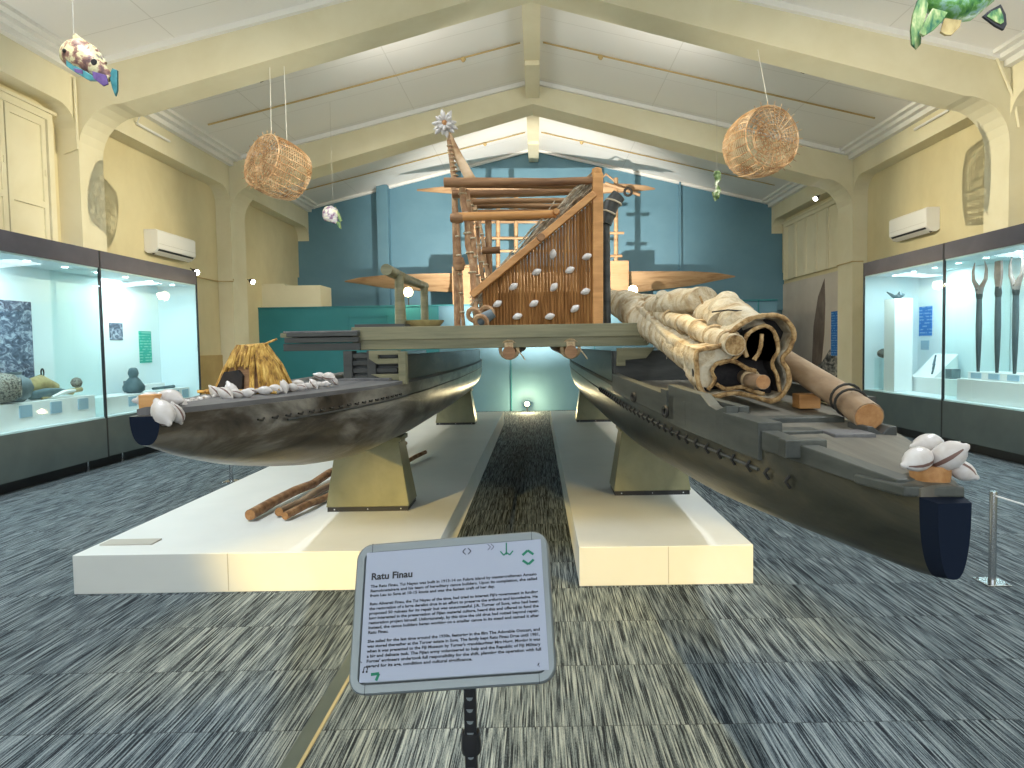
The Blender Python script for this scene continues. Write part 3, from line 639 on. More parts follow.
rail(.97, SR, [(2.12, .075), (2.36, .075)], -1, .08, 'rail', HR, 'rail_block', -.012, -.05)
rail(.97, SR, [(2.34, .10), (2.42, .075), (2.48, .085), (2.56, .12), (2.95, .125), (2.96, .06)], -1, .045, 'rail', HR, 'carved_rail', -.006, -.05)
rail(.97, SR, [(2.40, .09), (2.95, .095)], -1, .04, 'rail', HR, 'inner_rail', .07, .0)
rail(.97, SR, [(2.96, .10), (3.06, .10)], -1, .05, 'rail', HR, 'cleat_block', -.012, .0)
for Y in (2.97, 3.62):
    w, zt, zk, ex = wl(SR, Y); MB().ring((.97-w-.015, Y, zt-.0), .022, .008, 14, 6, (1, .3, 0)).build('rope_eye', 'dark_rope', HR, True)
# cross boards on the foredeck, right
def db(x0, x1, y0, y1, z0, z1, m='rail', name='cross_board', rot=0):
    MB().box(x0, x1, y0, y1, z0, z1).build(name, m, HR, bevel=.004)
db(.80, 1.13, 2.38, 2.46, 1.225, 1.268)
db(.765, .95, 2.15, 2.26, 1.225, 1.25)
db(.735, .86, 1.92, 1.98, 1.20, 1.255)
db(.955, 1.09, 2.08, 2.20, 1.225, 1.248, 'deck')
db(.93, 1.10, 1.96, 2.04, 1.165, 1.222, 'dark_wood')
MB().prism([(1.09, 2.14, 1.18), (1.19, 2.14, 1.18), (1.19, 2.14, 1.262), (1.165, 2.14, 1.262), (1.14, 2.14, 1.238), (1.11, 2.14, 1.262), (1.09, 2.14, 1.262)], (0, .14, 0)).build('fork_rest', 'dark_wood', HR, bevel=.004)
MB().prism([(1.32, 2.6, 1.26), (1.34, 4.3, 1.28), (1.38, 4.3, 1.28), (1.36, 2.6, 1.26)], (0, 0, .06)).build('outer_rail', 'dark_wood', HR)
MB().prism([(.885, 1.56, 1.168), (1.02, 1.54, 1.168), (1.06, 1.72, 1.168), (.84, 1.72, 1.168)], (0, 0, .026)).build('bow_cap', 'rail', HR, bevel=.005)
# wooden blocks that carry the shell heaps
pL = at(143, 413, 2.33)
MB().box(-1.416, -1.362, 2.30, 2.36, 1.343, 1.395).build('bow_block', 'orange_wood', HL, bevel=.003)
MB().lathe([(.043, 0), (.046, .02), (.045, .044)], 20, (.978, 1.61, 1.193)).build('bow_block', 'cut', HR, True)

# ---- platform
PLY = 4.45
plat = MB().box(-1.26, .76, PLY, PLY+.07, 1.535, 1.69); plat.box(-1.26, .76, PLY-.012, PLY, 1.60, 1.69)
plat.prism([(.76, PLY, 1.535), (.76, PLY, 1.69), (.86, PLY, 1.69), (.86, PLY, 1.645)], (0, .07, 0))
PF = plat.build('platform_edge', 'green_wood', canoe, bevel=.004)
b = MB()
for k in range(37):
    y = PLY+.08+k*.2; b.box(-1.78, 1.55, y, y+.19, 1.63, 1.66)
b.build('platform_deck', 'green_wood', canoe)
for k, (z0, z1, y) in enumerate(((1.535, 1.585, PLY-.03), (1.59, 1.625, PLY-.06), (1.63, 1.655, PLY-.08))): MB().box(-1.72+.02*k, -1.2, y, y+.35, z0, z1).build('edge_board', 'dark_wood', canoe, bevel=.003)
MB().box(-1.70, -1.2, PLY-.08, PLY+.2, 1.655, 1.668).build('edge_board', 'deck', canoe, bevel=.003)
MB().box(-1.24, -.9, PLY+.0, PLY+.2, 1.69, 1.71).build('thin_board', 'dark_wood', canoe)
for u, v in ((509, 354), (571, 352)):
    p = at(u, v, PLY-.02); MB().tube([(p.x, PLY-.03, 1.50), (p.x, 9.0, 1.52)], .045, 12).build('cross_beam', 'log', canoe, True)
    b = MB()
    for k in range(4): b.ring((p.x, PLY+.02, 1.52+.0*k), .055+.004*k, .007, 14, 5, (0, 1, .1*k))
    b.box(p.x-.03, p.x+.03, PLY-.018, PLY-.005, 1.53, 1.57); b.build('beam_lashing', 'rope', canoe)
    p2 = at(u+8, v+4, PLY-.03); MB().tube([(p.x+.05, PLY-.02, 1.53), (p.x+.09, PLY-.03, 1.48), (p.x+.11, PLY-.03, 1.45)], .004, 5).build('rope_end', 'rope', canoe)

# ---- deck house
YH = 4.72
hx = lambda u, v: at(u, v, YH)
poly = [(482.5, 330), (482.5, 290), (592, 200), (592, 330)]
b = MB(); x = -.40
def top_at(xx): return hx(482.5, 290).z + (xx-hx(482.5, 290).x)/(hx(592, 200).x-hx(482.5, 290).x)*(hx(592, 200).z-hx(482.5, 290).z)
n = 34
x0, x1 = hx(482.5, 300).x, hx(593, 300).x
for i in range(n):
    xx = x0+(x1-x0)*(i+.5)/n; b.tube([(xx, YH+random.uniform(-.003, .003), 1.66), (xx, YH, top_at(xx)-.01)], (x1-x0)/n*.53, 6)
b.box(x0, x1, YH+.01, YH+.02, 1.66, top_at(x0)-.02)
HW = b.build('house_wall', 'reed', canoe, True)
for u, v, a in ((553, 254, 80), (587, 256.6, 20), (536.7, 272, 25), (570, 270, 25), (513.5, 286.5, 35), (554, 287, 50), (585.6, 291.5, 20), (497.5, 303.8, 30), (534, 303.5, 30), (575, 308.5, 40), (517.5, 316.4, 20), (550, 316.4, 15)):
    p = at(u, v, YH-.025); d = Vector((math.cos(math.radians(a)), 0, math.sin(math.radians(a))))
    MB().lathe([(.004, -.038), (.014, -.028), (.024, -.006), (.024, .01), (.012, .028), (.004, .036)], 12, p, d, 1).build('wall_shell', 'shell', HW, True)
b = MB().bar(hx(597.5, 329)+Vector((0, 0, 0)), hx(597.5, 174), .075, .075, (0, 1, 0)); b.build('corner_post', 'orange_wood', canoe, bevel=.006)
MB().lathe([(.03, 0), (.04, .015), (.035, .05), (.015, .06)], 10, hx(597, 176), (0, 0, 1)).build('post_cap', 'orange_wood', canoe, True)
MB().bar(hx(472, 296)+Vector((0, -.03, 0)), hx(594, 195)+Vector((0, -.03, 0)), .05, .075, (0, 1, 0)).build('sloping_rail', 'orange_x', canoe, bevel=.006)
p = hx(541, 239)+Vector((0, -.06, 0)); MB().lathe([(.026, -.03), (.032, 0), (.028, .03)], 12, p, (0, 1, 0)).build('peg', 'log', canoe, True)
p = hx(556, 213)+Vector((0, -.04, 0)); MB().lathe([(.02, -.03), (.026, 0), (.02, .03)], 12, p, (0, 1, 0)).build('peg', 'orange_wood', canoe, True)
MB().tube([hx(455, 217), hx(556, 214)], [.032, .028], 10).build('front_beam', 'orange_x', canoe, True)
MB().lathe([(.03, -.04), (.042, 0), (.034, .05)], 10, hx(456, 218), (1, 0, 0)).build('beam_knot', 'log', canoe, True)
# leaf thatch along the sloping rail
b = MB(); a0, a1 = hx(478, 300), hx(590, 183)
for i in range(150):
    t = random.random(); L = random.uniform(.12, .3)
    p = a0.lerp(a1, t) + Vector((random.uniform(-.03, .03), random.uniform(.0, .10), random.uniform(-.035, .075)))
    d = (a1-a0).normalized(); e = Vector((random.uniform(-.3, .3), random.uniform(-.2, .2), random.uniform(-.3, .3)))
    q = p + (d+e*.6)*(L/2); o = p - (d-e*.2)*(L/2)
    if q.z > hx(0, 176).z: q.z = hx(0, 176).z
    b.tube([o, p+Vector((0, 0, random.uniform(-.01, .02))), q], [.004, .008, .003], 5)
b.build('leaf_thatch', 'leaf', canoe)
# roof logs, running across, one behind the other
zr = at(450, 180, 4.72).z
for k, (Y, xa, xb, r) in enumerate(((4.72, 451, 596, .034), (4.92, 455, 594, .026), (5.12, 448, 592, .033), (5.36, 460, 590, .025), (5.6, 462, 588, .028), (5.86, 466, 586, .024), (6.14, 468, 580, .028))):
    sc = 4.72/Y; A = Vector((at(xa, 180, 4.72).x-random.uniform(0, .05), Y, zr+random.uniform(-.02, .02))); B = Vector((at(xb, 180, 4.72).x, Y, zr+random.uniform(-.02, .02)))
    MB().tube([A, A.lerp(B, .3)+Vector((0, 0, random.uniform(-.012, .012))), A.lerp(B, .7)+Vector((0, 0, random.uniform(-.012, .012))), B], [r, r*.95, r*.85, r*.8], 10, jit=.05).build('roof_log', 'log', canoe, True)
# rear corner posts, bundle of lashed poles at the left
for (ua, va, ub, vb, Y, r) in ((461, 182, 479, 327, 4.74, .030), (455, 187, 463, 327, 5.15, .018), (466, 190, 484, 327, 5.0, .026), (470, 195, 476, 327, 5.35, .028), (474, 200, 489, 327, 5.5, .022), (478, 210, 494, 322, 5.9, .022)):
    A = at(ua, va, Y); B = at(ub, vb, Y); B.z = max(B.z, 1.66); n = 7
    pts = [A.lerp(B, i/n)+Vector((random.uniform(-.008, .008), 0, 0)) for i in range(n+1)]
    o = MB().tube(pts, [r*.78*random.uniform(.85, 1.15) for _ in pts], 9, jit=.06).build('corner_pole', 'post', canoe, True)
    for i in range(7): MB().ring(A.lerp(B, (i+.6)/7.4), r*.86, .007, 12, 5, (A-B)).build('lashing', 'sail', o, True)
for (u, v, Y) in ((481, 322, 4.62), (474, 315, 4.70), (487, 313, 4.7)): MB().ring(at(u, v, Y), .045, .018, 16, 6, (.3, 1, .4)).build('pole_lashing', 'post', canoe, True)
MB().lathe([(.03, -.06), (.045, 0), (.035, .07)], 12, at(485, 318, 4.66), (1, 0, .6)).build('pole_lashing', 'clay', canoe, True)
MB().lathe([(.035, -.05), (.05, 0), (.035, .05)], 10, at(459, 264, 5.1), (0, 0, 1)).build('pole_lashing', 'log', canoe, True)
MB().tube([at(482, 251, 5.6), at(500, 250, 5.6)], .03, 8).build('side_rail', 'log', canoe, True)
MB().tube([(-.42, 5.95, 1.67), (-.42, 5.95, zr)], .03, 8).build('corner_pole', 'post', canoe, True)
MB().tube([(.42, 5.95, 1.67), (.42, 5.95, zr)], .03, 8).build('corner_pole', 'post', canoe, True)
# steering mast with the shell rosette
A = at(448, 134, 5.3); 
MB().tube([A, at(459, 158, 5.3), at(472, 182, 5.3)], [.025, .036, .045], 10).build('mast_arm', 'cane', canoe, True)
MB().tube([at(449, 140, 5.28), at(454, 180, 5.28), (at(457, 300, 5.28).x, 5.28, 1.67)], [.018, .022, .028], 10).build('mast_arm', 'post', canoe, True)
b = MB()
for i in range(9): b.ring(at(450+i*.7, 146+i*4.2, 5.28), .023, .005, 12, 5, (0, 0, 1))
mr = b.build('mast_lashing', 'rope', canoe, True)
T = at(445, 124, 5.25)
core = MB().lathe([(.01, -.05), (.035, -.03), (.04, .02), (.02, .045)], 12, T, (0, 1, 0)).build('rosette_core', 'cut', canoe, True)
for i in range(26):
    a = 2*PI*i/13+random.uniform(-.25, .25); L = random.uniform(.045, .075) if i < 13 else random.uniform(.035, .055); d = Vector((math.cos(a)+random.uniform(-.2, .2), -.1 if i < 13 else -.9, math.sin(a)-.15)).normalized()
    MB().lathe([(.004, -.04), (.016, -.02), (.02, .01), (.010, .032), (.003, .042)], 10, T+d*L, d).build('rosette_shell', 'shell', core, True)
# rolled mat on a dark pole, right of the house
p = at(611, 205, 4.95); MB().tube([p+Vector((.06, 0, .07)), p, p+Vector((-.045, 0, -.14))], [.055, .06, .05], 14).build('rolled_mat', 'dark_wood', canoe, True)
b = MB().ring(p+Vector((.02, 0, .02)), .062, .007, 16, 5, (.4, 0, 1)); b.ring(p+Vector((-.02, 0, -.06)), .060, .007, 16, 5, (.4, 0, 1)); b.build('mat_lashing', 'sail', canoe, True)
MB().tube([at(606, 225, 4.95), (at(606, 225, 4.95).x, 4.95, 1.66)], .03, 10).build('dark_pole', 'dark_wood', canoe, True)
# T-shaped spar rest on the left of the platform
MB().tube([(-1.025, 4.5, 2.085), (-1.03, 5.2, 2.09), (-1.04, 6.15, 2.12)], [.040, .038, .036], 14).build('rest_beam', 'green_wood', canoe, True)
MB().tube([at(399, 275, 4.75), (at(399, 275, 4.75).x, 4.75, 1.66)], [.032, .040], 12).build('rest_post', 'green_wood', canoe, True)
MB().tube([at(401, 290, 4.9), (at(403, 290, 4.9).x, 4.85, 1.66)], [.02, .035], 10).build('rest_post', 'green_wood', canoe, True)
MB().tube([at(424, 287, 5.95), (at(424, 287, 5.95).x, 5.95, 1.66)], [.034, .036], 12).build('rest_post', 'green_wood', canoe, True)
# wooden bowl on the platform
t = thing('wooden_bowl', (-.80, 4.8, 1.66), 'shallow wooden bowl on the platform beside the tall T shaped rest', 'bowl')
p = at(424, 322, 4.85); p.z = 1.66
MB().lathe([(.05, 0), (.09, .012), (.145, .075), (.15, .085), (.135, .083), (.08, .025), (.01, .018)], 28, (p.x, p.y, 1.66)).build('body', 'carved', t, True)

# ------------------------------------------------------------------ sail bundle on the right hull
sb = thing('sail_bundle', (.9, 4, 1.3), 'rolled cream mat sail bundle lying on the right hull', 'sail')
# outline curve of the rolled sheet at the near end, in pixels at Y 2.75
YS = 2.75
outer = [(733, 331), (742, 324), (753, 318), (772, 315), (786, 320), (794, 333), (790, 348), (782, 359), (787, 369), (789, 383), (780, 397), (771, 401), (755, 397), (736, 393), (718, 396), (706, 396), (699, 385), (697, 370), (697, 352), (710, 348), (724, 344)]
def smooth_loop(ps, n=4):
    out = []; k = len(ps)
    for i in range(k):
        p0, p1, p2, p3 = (Vector((*ps[(i+j-1) % k], 0)) for j in range(4))
        for s in range(n):
            t = s/n; out.append(.5*((2*p1)+(p2-p0)*t+(2*p0-5*p1+4*p2-p3)*t*t+(3*p1-p0-3*p2+p3)*t**3))
    return out
def smooth_open(ps, n=5):
    out = []; k = len(ps)
    for i in range(k-1):
        p0, p1, p2, p3 = (Vector((*ps[min(max(i+j-1, 0), k-1)], 0)) for j in range(4))
        for s in range(n):
            t = s/n; out.append(.5*((2*p1)+(p2-p0)*t+(2*p0-5*p1+4*p2-p3)*t*t+(3*p1-p0-3*p2+p3)*t**3))
    out.append(Vector((*ps[-1], 0))); return out
loop = [at(p.x, p.y, YS) for p in smooth_loop(outer)]
cen = sum(loop, Vector())/len(loop)
# the mat body runs away from the camera, shrinking and drifting to the platform
ctr = [(2.75, cen.x, cen.z, 1.0, 1.0), (2.95, cen.x+.0, cen.z+.015, .98, .98), (3.3, .93, 1.50, .86, .80), (3.8, .90, 1.59, .80, .74), (4.4, .86, 1.76, .66, .58), (5.2, .80, 1.86, .50, .44), (6.0, .75, 1.91, .34, .32), (6.5, .72, 1.93, .2, .2)]
rings = []
random.seed(3)
for Y, cx, cz, sx, sz in ctr:
    rings.append([Vector((cx+(p.x-cen.x)*sx*(1+random.uniform(-.02, .02)), Y, cz+(p.z-cen.z)*sz*(1+random.uniform(-.02, .02)))) for p in loop])
def dens(rings, k=6):
    out = []
    for a, c in zip(rings, rings[1:]):
        for i in range(k): out.append([p.lerp(q, i/k) for p, q in zip(a, c)])
    out.append(rings[-1]); return out
b = MB(); R = dens(rings)
for i, r in enumerate(R):
    if i == 0: continue
    c0 = sum(r, Vector())/len(r)
    for j, p in enumerate(r): r[j] = c0+(p-c0)*(1+.018*math.sin(i*2.1+j*.35)+.012*math.sin(j*1.3))
b.loft(R, cap=False)
body = b.build('rolled_sheet', 'sail', sb, True); sm = body.modifiers.new('thick', 'SOLIDIFY'); sm.thickness = .012; sm.offset = -1
# near-black disc painted as shade inside the roll, set back from the mouth
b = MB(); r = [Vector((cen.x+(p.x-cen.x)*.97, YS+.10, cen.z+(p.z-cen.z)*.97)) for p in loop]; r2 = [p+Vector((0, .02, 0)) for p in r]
b.loft([r, r2]); b.build('mouth_shade', 'hollow_shade', sb)
def hem(ps, r=.010, Y=YS-.01, name='hem', closed=False):
    pts = [at(p.x, p.y, Y) for p in (smooth_loop(ps) if closed else smooth_open(ps))]
    if closed: pts.append(pts[0].copy())
    return pts, MB().tube(pts, r, 8, jit=.18).build(name, 'sail_edge', sb, True)
hem(outer, .0105, closed=True)
# the inner rolls: sheets standing behind their hems
for ps in ([(747, 357), (744, 347), (746, 337), (753, 330), (766, 326), (775, 334), (778, 350), (772, 363), (777, 376), (780, 392)],
           [(762, 334), (761, 343), (759, 352), (754, 360)],
           [(719, 364), (728, 361), (738, 363), (748, 369), (756, 371)],
           [(716, 384), (726, 389), (742, 387), (752, 391), (764, 394)]):
    pts, o = hem(ps, .009)
    b = MB(); b.loft([[p+Vector((0, .005, 0)) for p in pts]+[p+Vector((0, .005, .006)) for p in pts[::-1]], [p+Vector((0, .24, 0)) for p in pts]+[p+Vector((0, .24, .006)) for p in pts[::-1]]]); b.build('inner_fold', 'hollow_shade', sb)
b = MB(); b.prism([at(u, v, YS+.0) for u, v in ((698, 353), (712, 348), (736, 352), (730, 360), (718, 362), (712, 370), (714, 380), (708, 388), (700, 386))], (0, .03, 0)); b.build('torn_flap', 'sail', sb)
# crumpled lap of sheet hanging left of the mouth
for ps in ([(708, 390), (715, 380), (712, 371), (718, 363), (732, 360), (742, 352)],): hem(ps, .008, YS-.015)
# upper loose canvas rolls
def blob(name, pts, rs, m='sail', n=18, sq=.8, seed=1):
    random.seed(seed); k = []; rr = []
    P = [Vector(p) for p in pts]
    for i in range(len(P)-1):
        for j in range(6): k.append(P[i].lerp(P[i+1], j/6)); rr.append((rs[i]+(rs[i+1]-rs[i])*j/6)*random.uniform(.95, 1.05))
    k.append(P[-1]); rr.append(rs[-1])
    return MB().tube(k, rr, n, jit=.03, squash=sq).build(name, m, sb, True)
blob('canvas_roll', [at(762, 330, 2.80), at(742, 322, 2.95), at(722, 316, 3.4), at(700, 320, 4.2)], [.03, .09, .13, .12], seed=5)
blob('canvas_roll', [at(727, 296, 3.20), at(727, 308, 3.15), at(728, 324, 3.05)], [.045, .085, .095], seed=8)
blob('canvas_roll', [at(704, 300, 3.6), at(680, 305, 3.9), at(655, 308, 4.4)], [.09, .12, .08], seed=6)
blob('canvas_roll', [at(662, 294, 4.0), at(666, 304, 4.1), at(676, 315, 4.1)], [.035, .07, .09], seed=9)
blob('matted_fibre', [at(628, 306, 5.2), at(650, 322, 4.5), at(690, 352, 3.5), at(712, 366, 2.95)], [.10, .10, .10, .07], seed=11, sq=1)
blob('matted_fibre', [at(600, 298, 6.3), at(628, 306, 5.2), at(660, 330, 4.3)], [.07, .13, .11], seed=12, sq=1)
# fringe of dangling fibre
b = MB(); random.seed(4)
for i in range(130):
    t = random.random(); p = at(618+t*88, 314+t*60+random.uniform(-6, 2), 5.0-t*2.0)
    b.tube([p, p+Vector((random.uniform(-.02, .02), 0, -random.uniform(.02, .055)))], [.004, .0015], 4)
b.build('fringe', 'sail', sb)
# dark roll seam
MB().tube([at(700, 296, 3.42), at(708, 318, 3.40), at(712, 332, 3.30), at(726, 343, 2.95)], .006, 6).build('roll_seam', 'sail_edge', sb, True)
MB().tube([at(712, 312, 2.98), at(728, 310, 2.92), at(742, 311, 2.90)], .004, 6).build('roll_seam', 'dark_rope', sb, True)
# yards: banded bamboo pole and its mate, resting in the bundle
def pole(name, label, a, c, ra, rb, m, bands=0, cat='pole', endm='cut', n=14, group=None, wob=.01):
    a, c = Vector(a), Vector(c); t = thing(name, a, label, cat, group); k = 10
    pts = [a.lerp(c, i/k)+(Vector((random.uniform(-wob, wob), 0, random.uniform(-wob, wob))) if 0 < i < k else Vector()) for i in range(k+1)]
    MB().tube(pts, [ra+(rb-ra)*i/k for i in range(k+1)], n, jit=.03).build('shaft', m, t, True)
    d = (a-c).normalized(); MB().lathe([(ra*.93, -.002), (ra*.90, .004)], n, a, d).build('cut_end', endm, t)
    for i in range(bands):
        s = (i+.6)/bands; s = s**1.3; MB().ring(a.lerp(c, s), (ra+(rb-ra)*s)*1.03, .011, 16, 6, d).build('band', 'rope', t, True)
    return t
pole('bamboo_yard', 'ringed pale bamboo yard lying along the top of the sail bundle', at(735, 345, 2.70), at(606, 292, 6.6), .046, .040, 'sail', 12, endm='sail_edge')
pole('bamboo_yard', 'pale round yard end poking out of the dark mouth of the sail roll', at(763, 382, 2.58), at(716, 372, 3.4), .030, .036, 'pole', 2)
pole('mast_pole', 'thick smooth brown mast pole slanting forward past the sail bundle', at(869, 417, 2.2), at(700, 303, 5.6), .050, .066, 'pole', 0, wob=.006)
t = MB().ring(at(851, 403, 2.32), .0535, .005, 18, 6, (.3, 1, .35)); t.ring(at(846, 398, 2.35), .0535, .005, 18, 6, (.1, 1, .3)); t = t.build('rope_binding', 'dark_rope', None, True)
t.name = 'rope_ring'; tag(t, 'dark rope bound around the near end of the brown mast pole', 'rope')
p = at(806, 404, 2.75); t = MB().box(1.10, 1.19, 2.72, 2.80, 1.264, 1.325).build('wooden_chock', 'orange_wood', bevel=.004); tag(t, 'small orange wooden chock on the right hull under the mast pole', 'chock')

# ------------------------------------------------------------------ shells
def shell_mesh():
    prof = [(.003, -.062), (.009, -.056), (.011, -.048), (.022, -.036), (.031, -.018), (.034, .002), (.031, .020), (.022, .034), (.011, .043), (.008, .050), (.003, .054)]
    b = MB(); b.lathe(prof, 20, (0, 0, 0), (1, 0, 0), .92)
    return b
sh0 = shell_mesh().build('cowrie_shell', ['shell', 'shell_slit'], None, True)
for p in sh0.data.polygons:
    c = p.center; a = math.atan2(c.z, c.y)
    if abs(c.x) < .046 and abs(a-.3) < .17+.02*math.sin(c.x*90) and len(p.vertices) == 4: p.material_index = 1
first = [True]
def shell(p, size, yaw, pitch, label, group):
    if first[0]: o = sh0; first[0] = False
    else: o = sh0.copy(); C.objects.link(o)
    size *= 1.06
    if p.x < 0 and p.y > 2.48: p = Vector((p.x, p.y, max(p.z, 1.343+size*.27)))
    o.location = p; s = size/.116; o.scale = (s, s, s); o.rotation_euler = (random.uniform(1.8, 5.2), pitch, yaw); tag(o, label, 'shell', group)
def Z(tab, x, cx): return tab
random.seed(21)
g = 'shells heaped on the left bow'
lb = 'large white cowrie shell in the heap on the left bow block'
for u, v, s, yw, pt, Y in ((156, 403, .115, .2, .1, 2.36), (170, 399, .12, -.2, .1, 2.38), (178, 404, .10, -.6, .5, 2.42), (163, 413, .125, -.6, .75, 2.27), (177, 414, .085, .9, 1.2, 2.31), (150, 400, .10, .5, 0, 2.36)):
    shell(at(u, v, Y), s, yw, pt, lb, g)
g = 'row of tiny shells by the left bow'; lb = 'tiny white shell in the short row behind the left bow heap'
for i in range(10):
    u = 183+i*3.2; shell(Vector((at(u, 410, 2.5+i*.035).x+(.012 if i % 2 else -.012), 2.5+i*.035, 1.345)), .026, random.uniform(0, 3), random.uniform(-.3, .3), lb, g)
g = 'shells beside the thatched hut'; lb = 'white cowrie shell in the cluster just left of the hut'
for u, v, s, yw, pt, Y in ((216, 400, .075, .3, .9, 2.85), (226, 404, .085, -.3, .5, 2.72), (232, 397, .095, -.5, 1.0, 2.80), (237, 404, .07, 1.2, .4, 2.76), (247, 404, .065, .1, 0, 2.8), (251, 399, .06, .4, .1, 2.95), (229, 393, .06, .8, .6, 2.9)):
    shell(at(u, v, Y), s, yw, pt, lb, g)
g = 'shells in front of the thatched hut'; lb = 'white cowrie shell in the line running from hut to platform'
for u, v, s, yw, pt, Y in ((265, 399, .07, .2, .1, 2.95), (267, 389, .075, .6, .8, 3.1), (276, 396, .075, -.3, .2, 3.02), (282, 389, .10, -.7, .7, 3.1), (293, 394, .065, .9, .4, 3.18), (301, 393, .06, .2, .2, 3.22), (299, 384, .075, -.2, .3, 3.4), (308, 391, .06, 1.0, .3, 3.3), (314, 388, .07, -.5, .8, 3.4), (319, 388, .055, .5, .2, 3.45), (326, 387, .055, 0, .1, 3.5), (320, 376, .07, .3, .3, 3.62), (329, 377, .09, -.4, .2, 3.6), (334, 381, .065, .7, .9, 3.6)):
    shell(at(u, v, Y), s, yw, pt, lb, g)
g = 'shells heaped on the right bow'; lb = 'large white cowrie shell in the heap on the right bow block'
for u, v, s, yw, pt, Y in ((918, 459, .098, .35, -.25, 1.58), (928, 444, .095, .2, -.1, 1.68), (948, 456, .115, -1.0, -.6, 1.58), (961, 470, .085, -.8, .4, 1.60), (938, 458, .08, 1.5, 0, 1.64)):
    shell(at(u, v, Y), s, yw, pt, lb, g)

# ------------------------------------------------------------------ thatched model hut
hc = at(254, 392, 3.15); hc.z = 1.337
hut = thing('thatched_hut', hc, 'small golden thatched model hut with a dark doorway on the left hull', 'model hut')
def rr(w, d, z, n=24, e=.6):
    return [Vector((hc.x+math.copysign(abs(math.cos(t))**e, math.cos(t))*w, hc.y+math.copysign(abs(math.sin(t))**e, math.sin(t))*d, hc.z+z)) for t in [2*PI*i/n for i in range(n)]]
b = MB(); b.loft([rr(.140, .11, .012), rr(.128, .10, .05), rr(.095, .07, .13), rr(.06, .04, .20), rr(.045, .03, .216)]); b.build('roof', 'log', hut, True)
b = MB(); random.seed(9)
for i in range(125):
    t = random.uniform(0, 2*PI)
    e = .6; c, s = math.copysign(abs(math.cos(t))**e, math.cos(t)), math.copysign(abs(math.sin(t))**e, math.sin(t))
    a = Vector((hc.x+c*.065, hc.y+s*.04, hc.z+.225+random.uniform(-.01, .012))); q = Vector((hc.x+c*(.158+random.uniform(-.012, .014)), hc.y+s*.13, hc.z+.02+random.uniform(-.012, .02))); mp = a.lerp(q, .5)+Vector((c*.008, s*.008, .006))
    if 3.45 < t < 4.75: q = a.lerp(q, random.uniform(.42, .52)); mp = a.lerp(q, .5)+Vector((0, s*.006, .003))
    b.tube([a, mp, q], [.006, .0075, .005], 5)
b.build('thatch_straw', 'thatch', hut)
b = MB()
for i in range(40): 
    y = random.uniform(-.035, .035); b.tube([(hc.x-.06, hc.y+y, hc.z+.222+random.uniform(-.005, .012)), (hc.x+.065, hc.y+y*.6, hc.z+.227+random.uniform(-.004, .014))], .005, 5)
b.tube([(hc.x+.05, hc.y, hc.z+.235), (hc.x+.12, hc.y, hc.z+.262)], .005, 5); b.build('ridge_straw', 'thatch', hut)
MB().prism([(hc.x-.128, hc.y-.128, hc.z+.02), (hc.x-.0, hc.y-.13, hc.z+.02), (hc.x-.005, hc.y-.115, hc.z+.09), (hc.x-.03, hc.y-.105, hc.z+.118), (hc.x-.09, hc.y-.108, hc.z+.110)], (0, .03, 0)).build('doorway', 'hollow_shade', hut)
b = MB()
for i in range(30): x = hc.x-.16+.32*random.random(); b.tube([(x-.04, hc.y-.145+random.uniform(-.02, .02), hc.z+.01+random.uniform(0, .02)), (x+.05, hc.y-.145+random.uniform(-.02, .02), hc.z+.01+random.uniform(0, .02))], .006, 5)
b.build('straw_sill', 'thatch', hut)

# ------------------------------------------------------------------ loose poles under the left hull
def ground_pole(u0, v0, Y0, u1, v1, Y1, r, label, m='log'):
    a = at(u0, v0, Y0); a.z = .262+r; c = at(u1, v1, Y1); c.z = .262+r+.02
    pole('loose_pole', label, a, c, r, r*.75, m, 0, group=None, wob=.02)
ground_pole(250, 513, 4.85, 395, 430, 8.5, .042, 'thick brown loose pole lying outermost under the left hull')
ground_pole(279, 513, 4.95, 405, 425, 8.3, .036, 'middle loose pole of the three under the left hull', 'pole')
ground_pole(285, 513, 4.85, 425, 437, 7.6, .030, 'thin loose pole closest to the walkway under the left hull')

# ------------------------------------------------------------------ stanchions
def stanchion(x, y, label, cord=None):
    t = thing('barrier_post', (x, y, 0), label, 'barrier post')
    MB().box(x-.075, x+.075, y-.075, y+.075, 0, .01).build('base_plate', 'chrome', t, bevel=.003)
    MB().lathe([(.022, .01), (.022, .57), (.02, .585)], 16, (x, y, 0)).build('post', 'chrome', t, True)
    b = MB()
    for i, j in ((-1, -1), (1, -1), (1, 1), (-1, 1)): b.lathe([(.008, .01), (.006, .015)], 8, (x+i*.055, y+j*.055, 0))
    b.build('bolt', 'black', t)
    if cord: MB().tube([(x, y, .56), tuple((Vector((x, y, .56))+Vector(cord))/2+Vector((0, 0, -.0))), cord], .005, 6).build('barrier_cord', 'white_trim', t)
stanchion(2.86, 4.05, 'short steel barrier post with a thin cord at the right photo edge', (2.95, 3.3, .54))
stanchion(-3.62, 7.6, 'short steel barrier post standing behind the left bow')

# ------------------------------------------------------------------ information sign
def camvec(x, y, z): return RT*x - UP*y + fwd*z
sx = camvec(.9945, -.0916, -.0507).normalized(); sy = camvec(.0637, .8868, -.4577); sy = (sy-sx*sy.dot(sx)).normalized(); sn = sx.cross(sy)  # sn points away from viewer
if sn.dot(fwd) > 0: sn = -sn      # now towards the viewer
O = EYE + camvec(-.9717*.42, (1.0872)*.42-.009*0, 3.755*.42)
